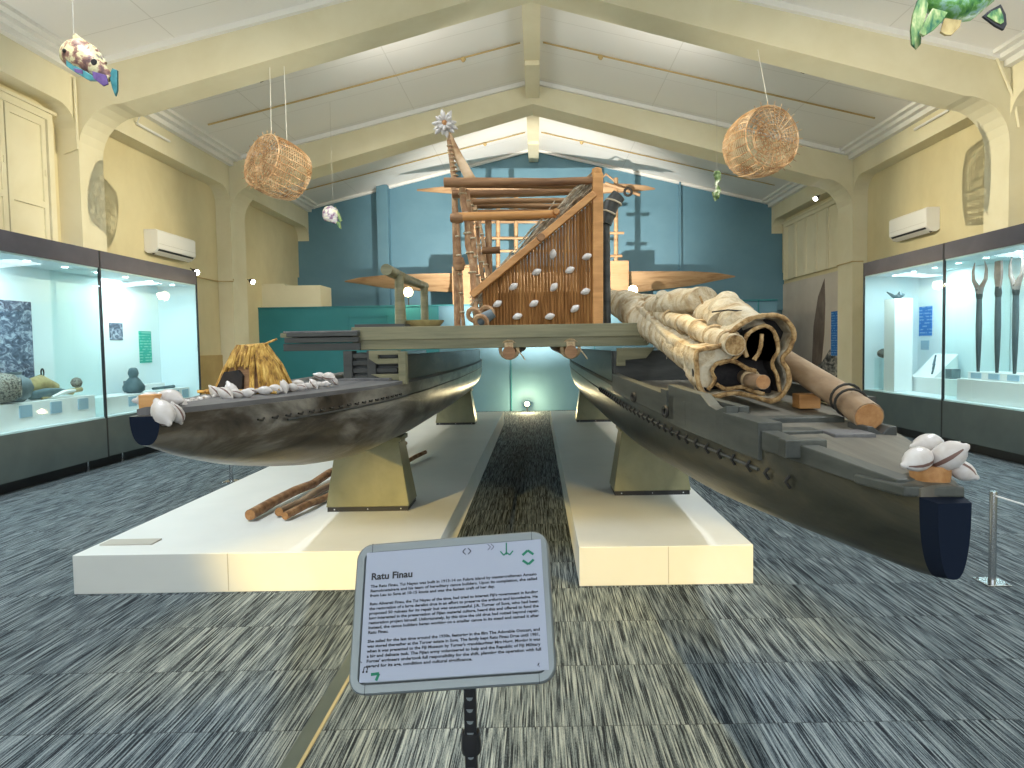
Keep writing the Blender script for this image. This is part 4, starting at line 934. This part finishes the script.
# principal point differs slightly from the fit: take the corner from the pixel itself
O = at(368.8, 554.2, (O-EYE).y)
S = lambda a, c, n=0.0: O + sx*a + sy*c + sn*n     # metres across, down, out
W, H = .42, .283
sign = thing('information_sign', (-.165, 1.47, 0), 'silver framed white information sign on a black perforated stand', 'sign')
def rrect(x0, x1, y0, y1, r, n=6):
    out = []
    for cx, cy, a in ((x1-r, y1-r, 0), (x0+r, y1-r, PI/2), (x0+r, y0+r, PI), (x1-r, y0+r, 3*PI/2)):
        out += [(cx+r*math.cos(a+PI/2*i/n), cy+r*math.sin(a+PI/2*i/n)) for i in range(n+1)]
    return out
fx0, fx1, fy0, fy1 = -.026, W+.016, -.022, H+.026
out = rrect(fx0, fx1, fy0, fy1, .038)
MB().loft([[S(a, c, -.022) for a, c in out], [S(a, c, -.004) for a, c in out]]).build('back_board', 'black', sign, True)
rings = [[S(a, c, n) for a, c in rrect(fx0+i, fx1-i, fy0+i, fy1-i, max(.038-i, .004))] for i, n in ((0, -.018), (.0, .006), (.004, .011), (.020, .011), (.024, .004))]
MB().loft(rings, cap=False).build('snap_frame', 'alu', sign, True)
b = MB()
for (a, c, e, f_) in ((fx0+.038, fy0, .001, .022), (fx1-.038, fy0, .001, .022), (fx0+.038, fy1-.022, .001, .022), (fx1-.038, fy1-.022, .001, .022)): b.prism([S(a, c, .0115), S(a+e, c, .0115), S(a+e, c+f_, .0115), S(a, c+f_, .0115)], -sn*.001)
b.build('frame_joint', 'ink', sign)
MB().prism([S(fx0+.01, fy0+.01, 0), S(fx1-.01, fy0+.01, 0), S(fx1-.01, fy1-.01, 0), S(fx0+.01, fy1-.01, 0)], -sn*.003).build('backing_sheet', 'alu', sign)
MB().prism([S(0, 0, .014), S(W, 0, .014), S(W+.001, H, .014), S(0, H, .014)], -sn*.0025).build('paper', 'paper', sign)
SM = Matrix(((sx.x, -sy.x, sn.x, 0), (sx.y, -sy.y, sn.y, 0), (sx.z, -sy.z, sn.z, 0), (0, 0, 0, 1)))
def text(body, a, c, size, bold=0.0, name='text_line', w=None, m='ink', spacing=1.0):
    cu = bpy.data.curves.new(name, 'FONT'); cu.body = body; cu.size = size; cu.offset = bold; cu.space_character = spacing; cu.extrude = .0001; cu.resolution_u = 2
    o = bpy.data.objects.new(name, cu); C.objects.link(o); cu.materials.append(M[m])
    bpy.context.view_layer.update()
    sc = (w/o.dimensions.x) if w else 1
    mw = Matrix.Translation(S(a, c, .0145)) @ SM @ Matrix.Diagonal((sc, 1, 1, 1))
    me = bpy.data.meshes.new_from_object(o); me.transform(Matrix.Translation(-sign.location) @ mw); bpy.data.objects.remove(o)
    o = bpy.data.objects.new(name, me); C.objects.link(o); o.parent = sign
text('Ratu Finau', .014, .064, .0215, .0007, 'sign_title', .098)
L1 = ["The Ratu Finau, Tui Nayau was built in 1913-14 on Fulaga island by mastercraftsman Amasio",
      "Ramoimatairaga and his team of hereditary canoe builders. Upon its completion, she sailed",
      "from Lau to Suva at 10-15 knots and was the fastest craft of her day."]
L2 = ["Ratu Alivereti Finau, the Tui Nayau of the time, had tried to interest Fiji's government in funding",
      "the restoration of a large derelict drua in an effort to preserve the artform and knowledge. He",
      "proposed 50 guineas for its repair but was unsuccessful. J.R. Turner of Suva, who had been",
      "long interested in the preservation of Fijian material culture, heard this and offered to fund the",
      "restoration project himself. Unfortunately, by this time the old drua had rotted beyond repair.",
      "Instead, the canoe builders began working on a smaller canoe in its stead and named it after",
      "Ratu Finau."]
L3 = ["She sailed for the last time around the 1930s, featuring in the film The Adorable Outcast, and",
      "was stored thereafter at the Turner estate in Suva. The family kept Ratu Finau Drua until 1981,",
      "when it was presented to the Fiji Museum by Turner's granddaughter Mrs Hugg. Moving it was",
      "a big and delicate task. The Fijian army volunteered to help and the Republic of Fiji Military",
      "Forces' engineers undertook full responsibility for the shift, planning the operation with full",
      "regard for its age, condition and cultural significance."]
c = .082
for para, n in ((L1, 2), (L2, 6), (L3, 5)):
    for i, ln in enumerate(para):
        text(ln, .014, c, .0088, .0003, 'text_line', .392*(1 if i < n else len(ln)/92)); c += .0103
    c += .0085
def stroke(pts, w, m, name='sign_symbol'):
    b = MB()
    for p, q in zip(pts, pts[1:]): b.bar(S(p[0], p[1], .0148), S(q[0], q[1], .0148), w, .0006, sn)
    b.build(name, m, sign)
stroke([(.240, .008), (.233, .015), (.240, .022)], .0022, 'ink'); stroke([(.246, .008), (.253, .015), (.246, .022)], .0022, 'ink')
stroke([(.293, .002), (.300, .009), (.293, .016)], .0012, 'ink'); stroke([(.301, .002), (.308, .009), (.301, .016)], .0012, 'ink')
stroke([(.338, .002), (.337, .030)], .0028, 'green_ink'); stroke([(.323, .021), (.331, .031), (.338, .024)], .003, 'green_ink'); stroke([(.336, .024), (.345, .031), (.353, .022)], .003, 'green_ink')
stroke([(.375, .034), (.388, .024), (.401, .034)], .0055, 'green_ink'); stroke([(.375, .046), (.388, .056), (.401, .046)], .0055, 'green_ink')
stroke([(.008, .262), (.010, .252), (.018, .252), (.016, .262)], .0018, 'ink'); stroke([(.006, .262), (.010, .262)], .0035, 'ink'); stroke([(.014, .262), (.018, .262)], .0035, 'ink')
stroke([(.026, .268), (.044, .267), (.038, .281)], .006, 'green_ink')
stroke([(.0, .240), (.004, .243)], .0012, 'ink'); stroke([(.396, .273), (.401, .268)], .0012, 'ink'); stroke([(.398, .268), (.400, .276)], .0012, 'ink')
cb = S(W*.47, H*.72, -.03)
px_, py_ = -.168, cb.y+.012
MB().box(px_-.014, px_+.014, py_-.014, py_+.014, .01, cb.z-.0).build('stand_pole', 'black', sign, bevel=.003)
zz = .06
while zz < cb.z-.03:
    MB().prism([(px_-.008, py_-.0155, zz+.006), (px_+.008, py_-.0155, zz+.006), (px_+.005, py_-.0155, zz), (px_, py_-.0155, zz-.002), (px_-.005, py_-.0155, zz)], (0, .002, 0)).build('pole_notch', 'alu', sign); zz += .028
MB().box(px_-.06, px_+.06, py_-.03, py_+.02, cb.z-.02, cb.z+.01).build('bracket', 'black', sign)
MB().lathe([(.17, 0), (.17, .008), (.03, .014)], 32, (px_, py_, 0)).build('base_disc', 'black', sign, True)
MB().lathe([(.022, 0), (.024, .02), (.02, .05)], 14, (px_, py_, .60)).build('height_knob', 'black', sign, True)

# ------------------------------------------------------------------ hanging wicker fish traps
def basket(c, ax, r, L, label, tops, seed):
    random.seed(seed); c = Vector(c); ax = Vector(ax).normalized(); t = thing('wicker_trap', c, label, 'basket', 'hanging wicker traps')
    x = ax.orthogonal().normalized(); y = ax.cross(x)
    def P(s, a):      # s 0..1 across the end disk, 1..3 along the side, 3..4 over the far shoulder
        if s <= 1: R, h = r*s*.97+.01, .06*(1-s*s)*r*2
        elif s <= 3: k = (s-1)/2; R, h = r*(1+.10*math.sin(k*PI)-.06*k), -L*k
        else: k = s-3; R, h = r*(.94-.45*k), -L-.05*k
        return c + ax*(h+L/2) + (x*math.cos(a)+y*math.sin(a))*R
    b = MB(); n = 26
    for i in range(n):
        a = 2*PI*i/n; b.tube([P(s/4*1.0, a+random.uniform(-.015, .015)) for s in range(1, 17)], [.0075]*16, 4)
        for s in (1.02,):
            q = P(s, a); b.tube([q, q+(q-(c+ax*L/2))*.14+ax*.02], [.006, .004], 4)
    b.build('stakes', 'cane', t)
    b = MB()
    for s in [.1, .22, .36, .5, .64, .78, .90, 1.0]+[1.0+.125*k for k in range(1, 16)]+[3.05, 3.3, 3.6, 3.9]:
        m = 36; pts = [P(s, 2*PI*i/m) for i in range(m+1)]; b.tube(pts, .006 if s != 1.0 else .013, 4, cap=False)
    b.build('weave', 'cane', t)
    # inner funnel mouth
    b = MB()
    for k in range(5): b.ring(c+ax*(L/2-.10-.05*k), r*(.5-.07*k), .008, 20, 4, ax)
    b.build('funnel', 'cane', t)
    for k, tp in enumerate(tops):
        q = P(1.3+k*.9, 0); best = max((P(1.3+k*.9, 2*PI*i/24) for i in range(24)), key=lambda v: v.z); b = MB().tube([best, tp], .004, 5); b.build('hanging_cord', 'white_trim', t)
cl = at(279, 169, 9.15); 
basket(cl, (-.62, -.95, .25), .37, .55, 'round wicker fish trap hanging on the left side of the hall', [Vector((cl.x-.1, 9.2, 6.43-.27*abs(cl.x)+.01)), Vector((cl.x+.08, 9.25, 6.43-.27*abs(cl.x)+.01))], 5)
cr = at(759, 144, 9.15)
basket(cr, (.28, -.92, .02), .42, .58, 'round wicker fish trap hanging on the right side of the hall', [Vector((cr.x, 9.2, 6.43-.27*abs(cr.x)+.01))], 6)

# ------------------------------------------------------------------ hanging fish
M['fish_a'] = noisy('parrotfish_paint', [(.36, (.10, .05, .05)), (.46, (.26, .14, .10)), (.53, (.55, .50, .30)), (.62, (.48, .45, .25)), (.72, (.12, .09, .10))], (8, 8, 8), .4, 3, 0, 1.6)
M['fish_teal'] = noisy('teal_fish_paint', [(.3, (.02, .13, .15)), (.7, (.09, .28, .30))], (12, 12, 12), .4, 3, 0)
M['fish_purple'] = noisy('purple_fin_paint', [(.3, (.06, .035, .13)), (.7, (.15, .09, .25))], (12, 12, 12), .4, 3, 0)
M['fish_green'] = noisy('green_fish_paint', [(.34, (.03, .15, .07)), (.44, (.14, .36, .08)), (.52, (.30, .50, .42)), (.62, (.06, .20, .42))], (6, 6, 6), .35, 5, 0, 1.3)
M['fin_green'] = noisy('striped_fin_paint', [(.36, (.015, .10, .06)), (.5, (.16, .27, .10)), (.64, (.45, .47, .25))], (18, 3, 6), .4, 4, 0)
M['fish_pale'] = noisy('pale_spotted_fish', [(.36, (.20, .10, .22)), (.5, (.55, .55, .62)), (.62, (.78, .78, .55))], (12, 12, 12), .4, 3, 0)
M['fish_glass'] = noisy('green_glass_fish', [(.36, (.02, .05, .02)), (.5, (.15, .24, .10)), (.62, (.75, .80, .72))], (9, 9, 9), .15, 3, 0)
def fish_body(pts, ws, hs, n=14):
    P = [Vector(p) for p in pts]; rings = []
    for i, p in enumerate(P):
        d = (P[min(i+1, len(P)-1)]-P[max(i-1, 0)]).normalized(); side = Vector((0, 1, 0)); up = side.cross(d).normalized()
        rings.append([p + side*(ws[i]*math.cos(2*PI*j/n)) + up*(hs[i]*math.sin(2*PI*j/n)) for j in range(n)])
    return MB().loft(rings)
def cordup(t, p, ztop=None): MB().tube([p, (p.x, p.y, ztop or zc(p.x)-.005)], .002, 5).build('hanging_cord', 'wire', t)
def fin(px, Y, th, name, m, par):
    MB().prism([at(u, v, Y) for u, v in px], (0, th, 0)).build(name, m, par, bevel=.003)
YF1 = 5.0
t = thing('hanging_fish', at(86, 60, YF1), 'speckled parrotfish model hanging over the left shutters', 'fish model')
fish_body([at(62, 47, YF1), at(66, 50, YF1), at(74, 53, YF1), at(85, 60, YF1), at(96, 68, YF1), at(105, 75, YF1), at(110, 79, YF1)], [.015, .05, .08, .085, .06, .035, .02], [.03, .085, .115, .12, .085, .05, .03]).build('body', 'fish_a', t, True)
fin([(66, 58), (76, 66), (90, 74), (100, 80), (88, 80), (76, 73), (66, 66)], YF1-.06, .03, 'belly', 'fish_teal', t)
fin([(92, 71), (106, 75), (108, 84), (103, 86), (93, 78)], YF1-.09, .012, 'pectoral_fin', 'fish_purple', t)
fin([(73, 68), (82, 70), (82, 74), (75, 72)], YF1-.09, .012, 'pelvic_fin', 'fish_purple', t)
fin([(109, 76), (112, 68), (117, 70), (117, 90), (115, 96), (112, 88)], YF1-.01, .02, 'tail_fin', 'fish_teal', t)
fin([(72, 36), (75, 33), (80, 37), (96, 47), (106, 62), (103, 66), (88, 50), (72, 42)], YF1-.01, .02, 'dorsal_fin', 'fish_a', t)
MB().lathe([(.016, 0), (.014, .012), (.004, .016)], 12, at(65, 51, YF1-.07), (-.3, -1, 0)).build('eye', 'black', t, True)
MB().lathe([(.024, 0), (.02, .006)], 12, at(94, 62, YF1-.09), (0, -1, 0)).build('spot', 'black', t, True)
cordup(t, at(74, 36, YF1))
t = thing('hanging_fish', at(955, 0, YF1), 'large green and blue fish model hanging at the top right corner', 'fish model')
fish_body([at(920, -10, YF1), at(934, -4, YF1), at(950, 1, YF1), at(968, 0, YF1), at(986, -9, YF1), at(1002, -20, YF1)], [.02, .09, .13, .13, .08, .02], [.04, .12, .16, .15, .10, .03]).build('body', 'fish_green', t, True)
fin([(924, -14), (918, 0), (913, 15), (911, 30), (912, 44), (917, 49), (921, 44), (922, 30), (927, 12), (930, -4)], YF1-.03, .02, 'tail_fin', 'fin_green', t)
fin([(933, 8), (926, 20), (920, 33), (924, 36), (934, 30), (942, 22), (948, 12)], YF1-.12, .02, 'pelvic_fin', 'fin_green', t)
fin([(945, 18), (962, 20), (960, 27), (952, 35), (946, 35), (941, 32)], YF1-.05, .02, 'anal_fin', 'carved', t)
f1 = MB().prism([at(u, v, YF1-.12) for u, v in ((983, 16), (990, 10), (1001, 4), (1006, 14), (1007, 24), (1004, 30), (996, 26))], (0, .02, 0)).build('pectoral_fin', 'ink', t, bevel=.003)
MB().prism([at(u, v, YF1-.125) for u, v in ((987, 16), (992, 11), (1000, 8), (1003, 15), (1004, 22), (1001, 24), (996, 22))], (0, .01, 0)).build('fin_web', 'fin_green', f1)
cordup(t, at(960, -10, YF1))
YF2 = 12.0
t = thing('hanging_fish', at(331, 214, YF2), 'small pale purple fish model hanging before the left blue wall', 'fish model')
fish_body([at(324, 209, YF2), at(327, 211, YF2), at(331, 215, YF2), at(334, 219, YF2), at(336, 223, YF2)], [.02, .08, .10, .06, .02], [.05, .13, .16, .10, .03]).build('body', 'fish_pale', t, True)
fin([(335, 206), (339, 213), (342, 220), (340, 222), (336, 214)], YF2-.02, .03, 'dorsal_fin', 'fin_green', t)
fin([(336, 221), (340, 222), (341, 229), (338, 227)], YF2-.02, .03, 'tail_fin', 'fin_green', t)
cordup(t, at(333, 206, YF2))
t = thing('hanging_fish', at(717, 182, YF2), 'small twisted dark green glass fish hanging below the right trap', 'fish model')
fish_body([at(717, 171, YF2), at(717, 174, YF2), at(718, 180, YF2), at(716, 184, YF2), at(718, 189, YF2), at(716, 195, YF2), at(715, 201, YF2)], [.03, .07, .05, .02, .05, .06, .01], [.05, .07, .05, .025, .05, .07, .015]).build('body', 'fish_glass', t, True)
fin([(712, 192), (721, 190), (719, 199), (715, 197)], YF2-.03, .04, 'tail_fin', 'fish_glass', t)
cordup(t, at(717, 171, YF2))

# ------------------------------------------------------------------ second canoe displayed high behind the partition
YC = 16.6
dc = thing('display_canoe', (0, YC, 2.4), 'pale long outrigger canoe with a pole frame, raised before the blue wall', 'canoe')
def hullx(us, vt, vb, Y, d, m, name):
    rings = []
    for u, a, c_, dd in zip(us, vt, vb, d):
        p, q = at(u, a, Y), at(u, c_, Y); h = (p.z-q.z)
        rings.append([Vector((p.x, Y-dd, p.z)), Vector((p.x, Y-dd*.9, p.z-h*.5)), Vector((p.x, Y-dd*.3, q.z)), Vector((p.x, Y+dd*.3, q.z)), Vector((p.x, Y+dd*.9, p.z-h*.5)), Vector((p.x, Y+dd, p.z))])
    return MB().loft(rings).build(name, m, dc, True)
hullx([345, 360, 385, 420, 470, 530, 590, 640, 690, 715, 735], [281, 278, 276, 275, 274, 273.5, 273, 272.5, 272, 273, 276], [282, 284, 288, 291, 293, 294, 294, 292, 286, 281, 277], YC, [.03, .1, .2, .28, .3, .3, .3, .28, .18, .08, .02], 'canoe_pale', 'hull')
hullx([417, 430, 450, 490, 540, 600, 630, 645, 655], [189.5, 188.5, 187, 186, 185.5, 184.5, 185, 186, 188.5], [191, 192, 193.5, 194.5, 194.5, 193.5, 192, 190.5, 189.5], YC-.35, [.02, .06, .1, .12, .12, .12, .1, .06, .02], 'canoe_pale', 'outrigger_float')
for x0, x1, y0, y1 in ((452, 482, 267, 303), (606, 629, 261, 303)):
    p, q = at(x0, y0, YC-.45), at(x1, y1, YC-.45); o = MB().box(p.x, q.x, YC-.45, YC+.3, 2.4, p.z).build('box_stand', 'box_ply', dc)
    b = MB()
    for k in range(2): zz = 2.4+(p.z-2.4)*(.35+.35*k); b.box(p.x, p.x+.3, YC-.46, YC-.45, zz, zz+.03)
    b.build('stand_cleat', 'canoe_pale', o)
for u, v0, v1, Y in ((616, 178, 262, YC-.4), (498, 190, 268, YC-.3), (516, 190, 270, YC-.2), (474, 190, 267, YC-.3), (590, 190, 268, YC-.1)):
    MB().tube([at(u, v0, Y), at(u, v1, Y)], .055, 8).build('upright_pole', 'canoe_pale', dc, True)
for u0, u1, v, Y in ((607, 624, 233, YC-.45), (607, 622, 256, YC-.45), (480, 530, 238, YC-.35), (470, 600, 251, YC-.3), (455, 485, 266, YC-.5), (470, 610, 222, YC-.2)):
    MB().tube([at(u0, v, Y), at(u1, v, Y)], .035, 8).build('cross_pole', 'canoe_pale', dc, True)
MB().tube([at(605, 183, YC-.5), at(640, 195, YC-.5)], .04, 8).build('brace_pole', 'canoe_pale', dc, True)
MB().ring(at(628, 192, YC-.55), .09, .03, 14, 6, (0, 1, 0)).build('lashing', 'dark_rope', dc, True)
MB().tube([at(596, 184, YC-.4), at(606, 174, YC-.4), at(617, 183, YC-.4)], .03, 8).build('brace_pole', 'canoe_pale', dc, True)

# ------------------------------------------------------------------ flood lamps
def flood(p, label, d=(0, -1, .05), r=.11, post=None):
    p = Vector(p); d = Vector(d).normalized(); t = thing('flood_lamp', p, label, 'lamp')
    MB().lathe([(r*.6, -.12), (r, -.05), (r*1.15, 0)], 16, p, d).build('lamp_body', 'black', t, True)
    MB().lathe([(r, 0), (r*.9, .006)], 16, p, d).build('lamp_face', 'lamp', t)
    if post is not None: MB().tube([p-d*.05, (p.x, p.y+.05, post)], .015, 8).build('lamp_stem', 'black', t)
FL = [at(408, 292, 15.2), at(633, 290, 15.2), at(527, 404, 14.95)]
flood(FL[0], 'lit flood lamp on the partition seen through the T shaped rest', post=2.53)
flood(FL[1], 'lit flood lamp on the partition just right of the deck house', post=2.53)
flood(FL[2], 'small lit flood lamp on the carpet at the end of the walkway', r=.05, post=0)
light('POINT', 'flood_glow', FL[0]+Vector((0, -.15, 0)), 60, (1, .80, .45), shadow_soft_size=.08)
light('POINT', 'flood_glow', FL[1]+Vector((0, -.15, 0)), 60, (1, .80, .45), shadow_soft_size=.08)
light('POINT', 'flood_glow', FL[2]+Vector((0, -.12, .02)), 90, (1, .82, .45), shadow_soft_size=.05)

# ------------------------------------------------------------------ room lighting
# uplighters behind the partition wash the blue wall and the gable
t = thing('flood_lamp', (0, 11.7, 1.66), 'flood lamp on a short stem behind the deck house, aimed at the blue wall', 'lamp')
MB().lathe([(.12, 0), (.12, .015), (.015, .02), (.015, .62)], 14, (0, 11.7, 1.66)).build('lamp_stem', 'black', t, True)
MB().box(-.12, .12, 11.66, 11.75, 2.28, 2.44).build('lamp_body', 'black', t, bevel=.008)
MB().box(-.10, .10, 11.75, 11.755, 2.30, 2.42).build('lamp_face', 'lamp', t)
light('SPOT', 'wall_washer', (0, 11.80, 2.37), 4300, (1, .95, .84), aim=(0, 18, 4.4), spot_size=math.radians(82), spot_blend=.6, shadow_soft_size=.04)
# ceiling battens added as fill, unseen above and behind the camera
def batten(x, y, e, label):
    z = zc(x)-.35; t = thing('added_batten', (x, y, z), label, 'added ceiling lamp')
    MB().box(x-.07, x+.07, y-.75, y+.75, z, z+.05).build('housing', 'white_trim', t)
    MB().box(x-.05, x+.05, y-.72, y+.72, z-.02, z).build('diffuser', 'fill_tube', t)
    for s in (-.5, .5): MB().tube([(x, y+s, z+.05), (x, y+s, zc(x)-.0)], .004, 5).build('hanger', 'wire', t)
    light('AREA', 'batten_fill', (x, y, z-.04), e, (.90, .96, 1), aim=(x, y, 0), shape='RECTANGLE', size=.12, size_y=1.45)
batten(-3.2, 3.6, 330, 'added white fill batten above the left bow, out of the frame')
batten(3.2, 3.6, 330, 'added white fill batten above the right bow, out of the frame')
batten(-3.2, -1.6, 70, 'added white fill batten behind the camera on the left')
batten(3.2, -1.6, 70, 'added white fill batten behind the camera on the right')
# daylight stand-in, added as fill at the invented rear openings
for x0, x1 in ((-5, -2.2), (-1.6, 1.4), (2.0, 4.8)):
    light('AREA', 'rear_fill', ((x0+x1)/2, YF-.1, 2.6), 165, (.82, .92, 1), aim=((x0+x1)/2, 5, 2.9), shape='RECTANGLE', size=x1-x0, size_y=2.8)
# accent spots on the cornices, throwing the trap shadows onto the far walls
light('SPOT', 'cornice_spot', (5.7, 7.3, 5.15), 7000, (1, .90, .66), aim=(-4.0, 9.3, 4.0), spot_size=math.radians(24), spot_blend=.9, shadow_soft_size=.03)
light('SPOT', 'cornice_spot', (-5.6, 7.3, 5.15), 7000, (1, .90, .66), aim=(3.6, 9.3, 4.2), spot_size=math.radians(24), spot_blend=.9, shadow_soft_size=.03)
# warm accent spot behind the photographer
light('SPOT', 'track_spot', (-4.8, -1.6, 2.6), 4600, (1, .70, .20), aim=(-1.15, 4.1, .25), spot_size=math.radians(17), spot_blend=.8, shadow_soft_size=.06)
light('SPOT', 'track_spot', (5.0, -1.6, 2.6), 4400, (1, .70, .20), aim=(.8, 4.1, .25), spot_size=math.radians(14), spot_blend=.8, shadow_soft_size=.06)
light('SPOT', 'track_spot', (.1, 4.2, 5.9), 2400, (1, .76, .36), aim=(0, 2.95, 0), spot_size=math.radians(27), spot_blend=.7, shadow_soft_size=.06)
# fill spots added out of sight behind the beams, aimed towards the rear
def fill_beamspot(x, y, z, aim, e, col=(1, .93, .80)):
    t = thing('beam_fill_spot', (x, y, z), 'added fill spot fixed to the far side of a roof beam, hidden from the front', 'spot lamp', 'added fill spots behind the beams')
    d = (Vector(aim)-Vector((x, y, z))).normalized(); p = Vector((x, y, z))
    MB().lathe([(.04, 0), (.06, .03), (.065, .12)], 12, p-d*.14, d).build('lamp_body', 'black', t, True)
    light('SPOT', 'beam_fill_light', p+d*.01, e, col, aim=aim, spot_size=math.radians(110), spot_blend=.7, shadow_soft_size=.06)
for x in (-3.9, 3.9):
    fill_beamspot(x, 9.66, 5.45, (x*.4, 14, 1.0), 520)
    fill_beamspot(x*1.05, 14.2, 5.45, (x*1.2, 16.5, 2.0), 90)
    light('AREA', 'beam_fill_uplight', (x*.5, 9.9, 5.5), 26, (1, .95, .85), aim=(x*.3, 12.2, 6.7), shape='RECTANGLE', size=1.6, size_y=.08)  # unseen fill added to lift the ceiling behind the beam
    fill_beamspot(x, 5.0, 5.5, (x*.7, 9.5, 1.0), 350)
# fill lights added over the case tops, brightening walls and ceiling
for x, s in ((-6.15, 1), (6.2, -1)):
    for ya, yb in ((4.0, 8.8),):
        light('AREA', 'case_top_fill', (x, (ya+yb)/2, 2.98), 70*(yb-ya)/2, (1, .94, .80), aim=(x+s*2.2, (ya+yb)/2, 6.5), shape='RECTANGLE', size=.12, size_y=yb-ya)

w = bpy.data.worlds.new('world'); bpy.context.scene.world = w; w.use_nodes = True
w.node_tree.nodes['Background'].inputs[0].default_value = (.8, .9, 1, 1); w.node_tree.nodes['Background'].inputs[1].default_value = 1.0
sc = bpy.context.scene
sc.view_settings.view_transform = 'Standard'; sc.view_settings.look = 'None'; sc.view_settings.gamma = 1; sc.view_settings.use_curve_mapping = False
sc.view_settings.exposure = -0.68
sc.cycles.use_denoising = True
sc.cycles.max_bounces = 8; sc.cycles.diffuse_bounces = 5; sc.cycles.transparent_max_bounces = 12; sc.cycles.sample_clamp_indirect = 6
